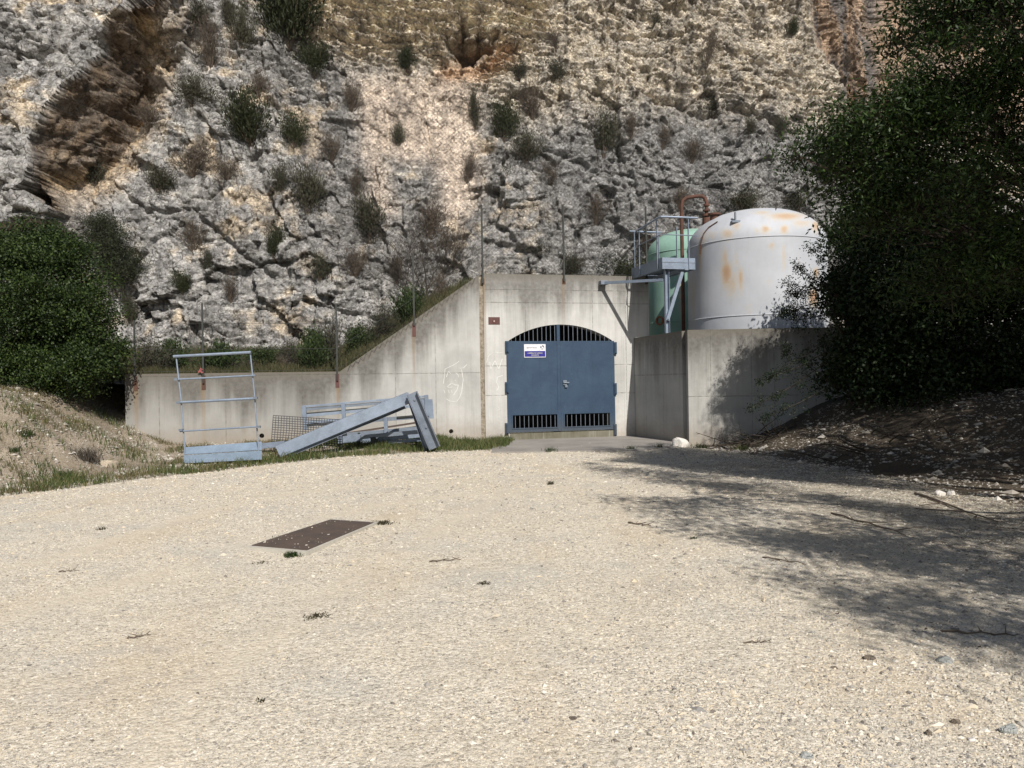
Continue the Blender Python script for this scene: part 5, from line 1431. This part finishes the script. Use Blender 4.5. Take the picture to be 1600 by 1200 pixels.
# trees beside the camera on the right, which shade the yard
bl = [((4.6, 2.6, 4.6), (1.3, 1.7, .8), 120), ((5.4, .6, 5.0), (1.5, 1.5, .9), 130), ((4.5, 5.2, 5.0), (1.3, 1.7, .8), 120), ((5.0, 7.4, 6.6), (1.2, 1.6, .7), 100), ((8.8, 12.2, 7.4), (1.4, 1.5, .9), 170), ((10.2, 10.4, 9.4), (1.8, 1.8, 1.2), 230), ((6.6, 6.4, 6.2), (1.9, 2.2, 1.3), 260), ((7.0, 2.6, 5.6), (1.9, 1.9, 1.2), 240), ((8.2, 8.4, 6.8), (2.0, 2.1, 1.6), 280), ((6.4, 10.2, 7.0), (1.6, 1.6, 1.1), 130), ((9.4, 5.4, 7.4), (2.2, 2.4, 1.6), 280), ((7.6, .2, 5.4), (1.8, 1.5, 1.2), 170), ((6.0, -1.2, 5.2), (1.5, 1.3, .7), 100)]
make_tree('leafy_tree', 'tree with high spreading branches over the right side of the yard', (9.6, 4.6, 1.2), .24, bl, M['leaf_a'], (.085, .038), 95, 421, sig=.2, fork=(9.0, 4.8, 3.6), gap=.03, twigs=30)
bl = [((10.6, 9.2, 4.6), (1.8, 2.0, 1.8), 260), ((12.2, 7.0, 5.4), (2.0, 2.2, 2.2), 280), ((11.4, 10.2, 7.6), (2.2, 2.2, 1.7), 280), ((11.6, 12.8, 7.6), (2.4, 2.0, 2.2), 360), ((12.5, 4.5, 6.5), (2.2, 2.2, 2.2), 240), ((10.2, 11.6, 8.2), (1.8, 1.6, 1.4), 200), ((12.6, 14.6, 5.0), (2.4, 1.8, 2.6), 320)]
make_tree('leafy_tree', 'tall dense tree behind the right edge of the picture', (12.2, 9.6, 1.3), .26, bl, M['leaf_a'], (.11, .06), 50, 431, sig=.3, fork=(12.0, 9.8, 3.4), gap=-.4, twigs=20)
# bushes at the left
bl = [(pt(45, 460, 18.0), (1.5, 1.5, 1.3), 150), (pt(125, 490, 18.2), (.95, 1.2, 1.1), 100), (pt(30, 385, 18.3), (1.0, 1.2, .7), 70), (pt(100, 410, 18.4), (.75, 1.1, .6), 55), (pt(115, 575, 17.9), (1.0, 1.1, .6), 90), (pt(10, 575, 17.6), (1.4, 1.1, .7), 110), (pt(-90, 470, 18), (1.8, 1.6, 1.6), 160), (pt(160, 555, 18.1), (.5, .9, .55), 45), (pt(60, 540, 18.6), (1.6, .8, 1.2), 140)]
make_tree('broad_bush', 'big dense dark green bush on the left bank', (-11.4, 18.2, 1.6), .14, bl, M['leaf_c'], (.062, .036), 150, 441, cat='bush', sig=.145, fork=(-11.4, 18.3, 2.2), gap=-.6, twigs=30, up=.5)
bb = on_cliff(200, 470)
make_tree('dark_bush', 'dark grey-green bush on the rock just behind the big left bush', (bb.x, bb.y - .1, bb.z - .3), .05, [((bb.x + o[0], bb.y - .75 + o[1], bb.z + o[2]), r, n) for o, r, n in (((-.25, 0, 1.9), (.8, .75, .85), 150), ((.15, .1, 1.1), (.7, .7, .7), 120), ((-.5, 0, 2.5), (.5, .5, .45), 50))],
          mat_leaf('dark_bush_leaves', [(.1, (.014, .018, .010)), (.5, (.028, .036, .018)), (.9, (.06, .065, .035))], .1, .7), (.06, .022), 60, 451, cat='bush', sig=.16, fork=(bb.x, bb.y - .5, bb.z + .6), gap=-.5, twigs=60)

# ------------------------------------------------------------------ shrubs on the rock
M['leaf_l'] = mat_leaf('ledge_bush_leaves', [(.1, (.014, .026, .008)), (.5, (.032, .055, .015)), (.9, (.075, .10, .03))], .15, .6)
def shrub_mesh(kind, seed):
    rs = np.random.RandomState(seed)
    n = {'l': 5200, 'g': 4200, 'o': 3400, 'd': 1800, 't': 200}[kind]
    # stems from the origin, foliage as fine upward sprays; unit size about 1 m wide and high
    ns = 26
    an = rs.rand(ns) * 6.283; el = R(25) + rs.rand(ns) * R(62); ln = rs.uniform(.35, .62, ns)
    tips = np.stack([np.cos(an) * np.cos(el) * ln, np.sin(an) * np.cos(el) * ln * .8, np.sin(el) * ln * 1.25], -1)
    k = rs.randint(0, ns, n); t = rs.uniform(.3, 1.05, n)
    P = tips[k] * t[:, None] + rs.randn(n, 3) * .085
    d = tips[k] / np.linalg.norm(tips[k], axis=1)[:, None] * .8 + rs.randn(n, 3) * .45 + np.array([0, 0, .35]); d /= np.linalg.norm(d, axis=1)[:, None]
    s = np.cross(d, rs.randn(n, 3)); s /= np.linalg.norm(s, axis=1)[:, None]
    L = rs.uniform(.035, .085, n)[:, None]; W = .017 if kind in 'go' else (.03 if kind == 'l' else .010)
    V = np.stack([P, P + d * L * .5 + s * W / 2, P + d * L, P + d * L * .5 - s * W / 2], 1).reshape(-1, 3)
    me_o = np_mesh('foliage', V, np.arange(n * 4).reshape(n, 4), M[{'l': 'leaf_l', 'g': 'shrub_g', 'o': 'shrub_o', 'd': 'shrub_d', 't': 'shrub_d'}[kind]])
    mb = MB(); rr = random.Random(seed)
    for q in tips[:(26 if kind in 'dt' else 10)]:
        q = Vector(q); m_ = q * .5 + Vector((rr.gauss(0, .03), rr.gauss(0, .03), 0)); mb.tube([(0, 0, -.08), m_, q], [.014, .008, .003], 3, False)
        if kind in 'dt':
            for _ in range(4):
                s_ = m_.lerp(q, rr.random()); e_ = s_ + Vector((rr.gauss(0, .1), rr.gauss(0, .08), abs(rr.gauss(.08, .08)))); mb.tube([s_, e_], [.005, .002], 3, False)
    st = mb.build('stems', M['twig'] if kind != 't' else M['bark'], None)
    a, b = me_o.data, st.data
    bpy.data.objects.remove(me_o); bpy.data.objects.remove(st)
    return a, b
SM = {k: [shrub_mesh(k, 500 + i * 7 + ord(k)) for i in range(3)] for k in 'godtl'}
SM['gl'] = SM['l']
KN = {'g': 'green tufted shrub', 'o': 'olive grey shrub', 'd': 'dry brownish shrub', 't': 'bare twiggy shrub'}
shr = [
 (450, 72, 120, 105, 'g', 'largest, at the top of the rock left of the yellow strata'), (492, 118, 60, 50, 'g', 'just below right of the largest one at the top'), (300, 40, 50, 45, 'o', 'at the top right of the brown hollow'),
 (330, 105, 55, 80, 'd', 'tall one on the grey rock right of the brown hollow'), (378, 75, 40, 60, 'o', 'between the brown hollow and the largest shrub'), (392, 225, 85, 80, 'g', 'dark one halfway up the rock above the low wall'),
 (458, 228, 40, 50, 'g', 'right of the dark one halfway up the left rock'), (300, 165, 60, 45, 'o', 'below right of the hollow mouth'), (248, 300, 55, 40, 'o', 'right of the foot of the brown hollow'), (300, 272, 75, 50, 'd', 'wide one on mid-height grey rock, left side'),
 (355, 280, 55, 40, 'd', 'right of the wide dry one on the left rock'), (480, 335, 55, 75, 'o', 'tall one left of the grey netted rock'), (430, 405, 34, 50, 'g', 'small dark one clinging low to the left rock'), (286, 458, 38, 34, 'g', 'low one above the second fence post'),
 (302, 390, 50, 50, 'd', 'low on the left rock above the bank'), (330, 425, 26, 34, 'o', 'thin one low on the left rock'), (360, 470, 30, 50, 'd', 'grey one near the rock foot left of centre'), (206, 505, 30, 50, 'o', 'above the left end of the low wall'),
 (150, 290, 40, 45, 'o', 'in the bottom of the brown hollow'), (232, 200, 60, 45, 'd', 'with bare branches beside the hollow edge'), (636, 112, 32, 36, 'g', 'above the smooth pink rock patch'), (786, 218, 46, 56, 'g', 'dark one right of the smooth pink rock'),
 (830, 185, 44, 60, 'd', 'grey one just right of the dark shrub by the pink rock'), (863, 130, 44, 36, 'o', 'below the layered rock right of the small cave'), (812, 125, 30, 28, 'o', 'right below the small cave'), (742, 200, 18, 60, 'o', 'narrow one on the right border of the pink rock'),
 (780, 308, 40, 50, 'g', 'above the portal wall, left part'), (626, 226, 26, 34, 'o', 'small one on the smooth pink rock'), (550, 172, 44, 50, 'd', 'left of the top of the pink rock'), (576, 375, 60, 70, 'o', 'grey one on the netted rock over the slanted wall'),
 (672, 372, 60, 60, 'd', 'dense top of dead twigs above the slanted wall'), (555, 305, 36, 44, 'd', 'beside the lower left of the pink rock'), (1025, 60, 20, 36, 'o', 'small one at the top centre of the right rock'), (1106, 100, 34, 54, 'd', 'upright one high on the right rock'),
 (1112, 182, 42, 30, 'o', 'under the long crack in the right rock'), (1170, 214, 22, 30, 'o', 'small one at the right end of the long crack'), (1236, 60, 24, 30, 'g', 'high on the edge beside the streaked corner'), (1322, 112, 30, 34, 'd', 'in the streaked orange corner'),
 (944, 240, 50, 64, 'o', 'round grey one in the middle of the netted rock'), (985, 215, 30, 40, 'd', 'right of the round grey one in the netted rock'), (965, 440, 90, 42, 'g', 'wide one on top of the portal wall near the platform'), (892, 432, 44, 36, 'o', 'behind the middle post of the portal wall'),
 (1165, 330, 60, 34, 'o', 'just above the white tank dome'), (1215, 215, 26, 32, 'o', 'right rock next to the tree'), (1178, 60, 22, 28, 'd', 'small one near the top right of the rock'), (985, 30, 20, 34, 'd', 'slim one at the very top centre right'),
 (868, 80, 18, 40, 'd', 'slim one right of the small cave'), (700, 410, 60, 56, 'd', 'low grey one behind the slanted wall top'), (730, 285, 30, 50, 'd', 'grey one on the right lower border of the pink rock'), (822, 252, 50, 44, 'o', 'grey one below the dark shrub by the pink rock'),
 (930, 350, 44, 50, 'd', 'grey one over the right half of the portal wall'), (1080, 255, 44, 40, 'd', 'faint one above the platform'), (1285, 285, 40, 44, 'g', 'on dark rock beside the tree left edge'), (860, 290, 40, 40, 'd', 'above the middle of the portal wall'),
 (1035, 230, 34, 36, 'd', 'faint one left of the long crack'), (405, 150, 40, 44, 'd', 'left of the upper shrubs below the largest'), (520, 250, 40, 44, 'd', 'grey one on the rock left of the pink patch'), (440, 300, 34, 44, 'o', 'between the two dark shrubs low on the left rock'),
 (250, 145, 34, 36, 'd', 'right at the lit edge of the hollow'), (555, 430, 50, 44, 'd', 'grey one low above the slanted wall start'), (620, 440, 44, 44, 'd', 'low one in front of the netted rock foot'), (840, 400, 40, 26, 'o', 'under the dark crack over the portal wall'),
 (500, 440, 34, 44, 'o', 'low grey-green one at the rock foot in the centre left'), (1245, 330, 40, 30, 'o', 'behind the right side of the white dome'), (1010, 395, 34, 34, 'd', 'behind the platform handrail'), (360, 45, 30, 50, 'o', 'upper rock left of the largest shrub'),
 (1060, 325, 40, 34, 'd', 'behind the hooped rusty pipe')]
for i, (px, py, w, h, kd, where) in enumerate(shr):
    c = on_cliff(px, py); am, bm_ = SM[kd][i % 3]
    sx = 1.15 * w / FPX * c.y / .95; sz = 1.1 * h / FPX * c.y / .80
    e = empty('rock_shrub', (c.x, c.y - .02, c.z), (i * 2.4) % 6.28 if kd != 'x' else 0)
    e.scale = (sx, sx * .8, sz); e.rotation_euler = (R(14), 0, (i * 1.7) % 1.2 - .6)
    tag(e, KN[kd] + ' ' + where, 'shrub', 'shrubs growing on the rock face')
    o1 = bpy.data.objects.new('foliage', am); link(o1, e); o2 = bpy.data.objects.new('stems', bm_); link(o2, e)
# dead branching shrub above the slanted wall
bs = empty('dead_shrub'); c = on_cliff(668, 452); bs.location = (c.x, c.y - .5, c.z - .5); tag(bs, 'large leafless branching shrub behind the top of the slanted wall', 'shrub')
mb = MB(); rr = random.Random(77)
def grow(p, d, L, r, lv):
    q = p + d * L; mm = p.lerp(q, .5) + Vector((rr.gauss(0, .05), rr.gauss(0, .05), rr.gauss(0, .04))) * L
    mb.tube([p, mm, q], [r, r * .8, r * .6], 4, False)
    if lv == 0: return
    for k in range(3 if lv > 1 else 4):
        dd = (d + Vector((rr.gauss(0, .42), rr.gauss(0, .3), rr.gauss(.08, .25)))).normalized(); grow(q if k else mm, dd, L * rr.uniform(.6, .85), r * .55, lv - 1)
for d0 in ((-.75, -.1, .9), (-.35, -.15, 1), (0, -.1, 1), (.3, -.1, 1), (.65, -.1, .8), (-1, -.1, .6)): grow(Vector((0, 0, 0)), Vector(d0).normalized(), 1.05, .03, 4)
mb.build('branches', M['bark'], bs)
# leafy bushes along the ledge
ledge = [(232, 560, 60, 40, 'o', 'leftmost one behind the low wall'), (270, 556, 55, 34, 'g', 'between the first two fence posts'), (300, 570, 40, 26, 'd', 'left of the second fence post'), (350, 560, 60, 34, 'g', 'seen through the top of the railing frame'), (408, 566, 60, 34, 'g', 'right of the railing frame top'),
         (452, 560, 50, 40, 'o', 'midway between the railing frame and the third post'), (490, 560, 55, 70, 'g', 'tall dark one left of the third fence post'), (520, 540, 40, 60, 'o', 'tall one behind the third fence post'), (560, 540, 50, 50, 'g', 'at the start of the slanted wall'), (600, 512, 50, 44, 'o', 'behind the middle of the slanted wall'),
         (640, 478, 46, 40, 'g', 'behind the fourth fence post'), (690, 445, 40, 30, 'd', 'near the top of the slanted wall'), (380, 572, 40, 24, 'd', 'low dry one inside the railing frame top right'), (440, 575, 40, 24, 'd', 'low dry one near the wall top centre')]
for i, (px, py, w, h, kd, where) in enumerate(ledge):
    v = ray(px, py)
    c = at_plane(px, py, FO + DD * (1.3 + (i % 3) * .5), DD); q = FMI @ c; z = float(fill_h(np.array([q.x]), np.array([q.y]))[0])
    am, bm_ = SM['l' if kd == 'g' else kd][(i + 1) % 3]
    sx = w / FPX * c.y / .95; zb_ = at_plane(px, py - h * .5, FO + DD * (1.3 + (i % 3) * .5), DD).z
    sz = max((zb_ - z) * 1.25, .45) / .80; sx *= 1.25
    e = empty('ledge_bush', (c.x, c.y, z)); e.scale = (sx, sx * .9, sz); e.rotation_euler = (0, 0, i * 1.3)
    tag(e, {'g': 'leafy green bush', 'o': 'olive bush', 'd': 'dry straw-coloured bush', 't': 'twiggy bush'}[kd] + ' ' + where, 'bush', 'bushes along the ledge')
    o1 = bpy.data.objects.new('foliage', am); link(o1, e); o2 = bpy.data.objects.new('stems', bm_); link(o2, e)

# brushwood heaped against the tank wall
def brush(label, px, py, n, spread, seed):
    p = on_ground(px, py)
    e = empty('brushwood', tuple(p)); tag(e, label, 'brushwood'); rr = random.Random(seed); mb = MB()
    for i in range(n):
        a = Vector((rr.gauss(0, spread), rr.gauss(0, spread * .5), 0)); a.z = float(ground_h(p.x + a.x, p.y + a.y)) - p.z
        d = Vector((rr.gauss(-.3, .8), rr.gauss(-.2, .5), abs(rr.gauss(.25, .25)))).normalized(); L = rr.uniform(.4, 1.2)
        q = [a, a + d * L * .5 + Vector((rr.gauss(0, .05), 0, rr.gauss(.04, .05))), a + d * L]
        mb.tube(q, [.016, .011, .004], 4, False)
        for _ in range(4):
            s0 = q[1].lerp(q[2], rr.random()); e1 = s0 + Vector((rr.gauss(0, .14), rr.gauss(0, .1), rr.gauss(.06, .1))); mb.tube([s0, e1], [.006, .002], 3, False)
    mb.build('dead_branches', M['bark'], e)
brush('tangle of dead branches against the foot of the tank wall in shade', 1190, 690, 26, .35, 61)
brush('scattered dead branches on the shaded right bank beneath the trees', 1400, 690, 16, .8, 62)
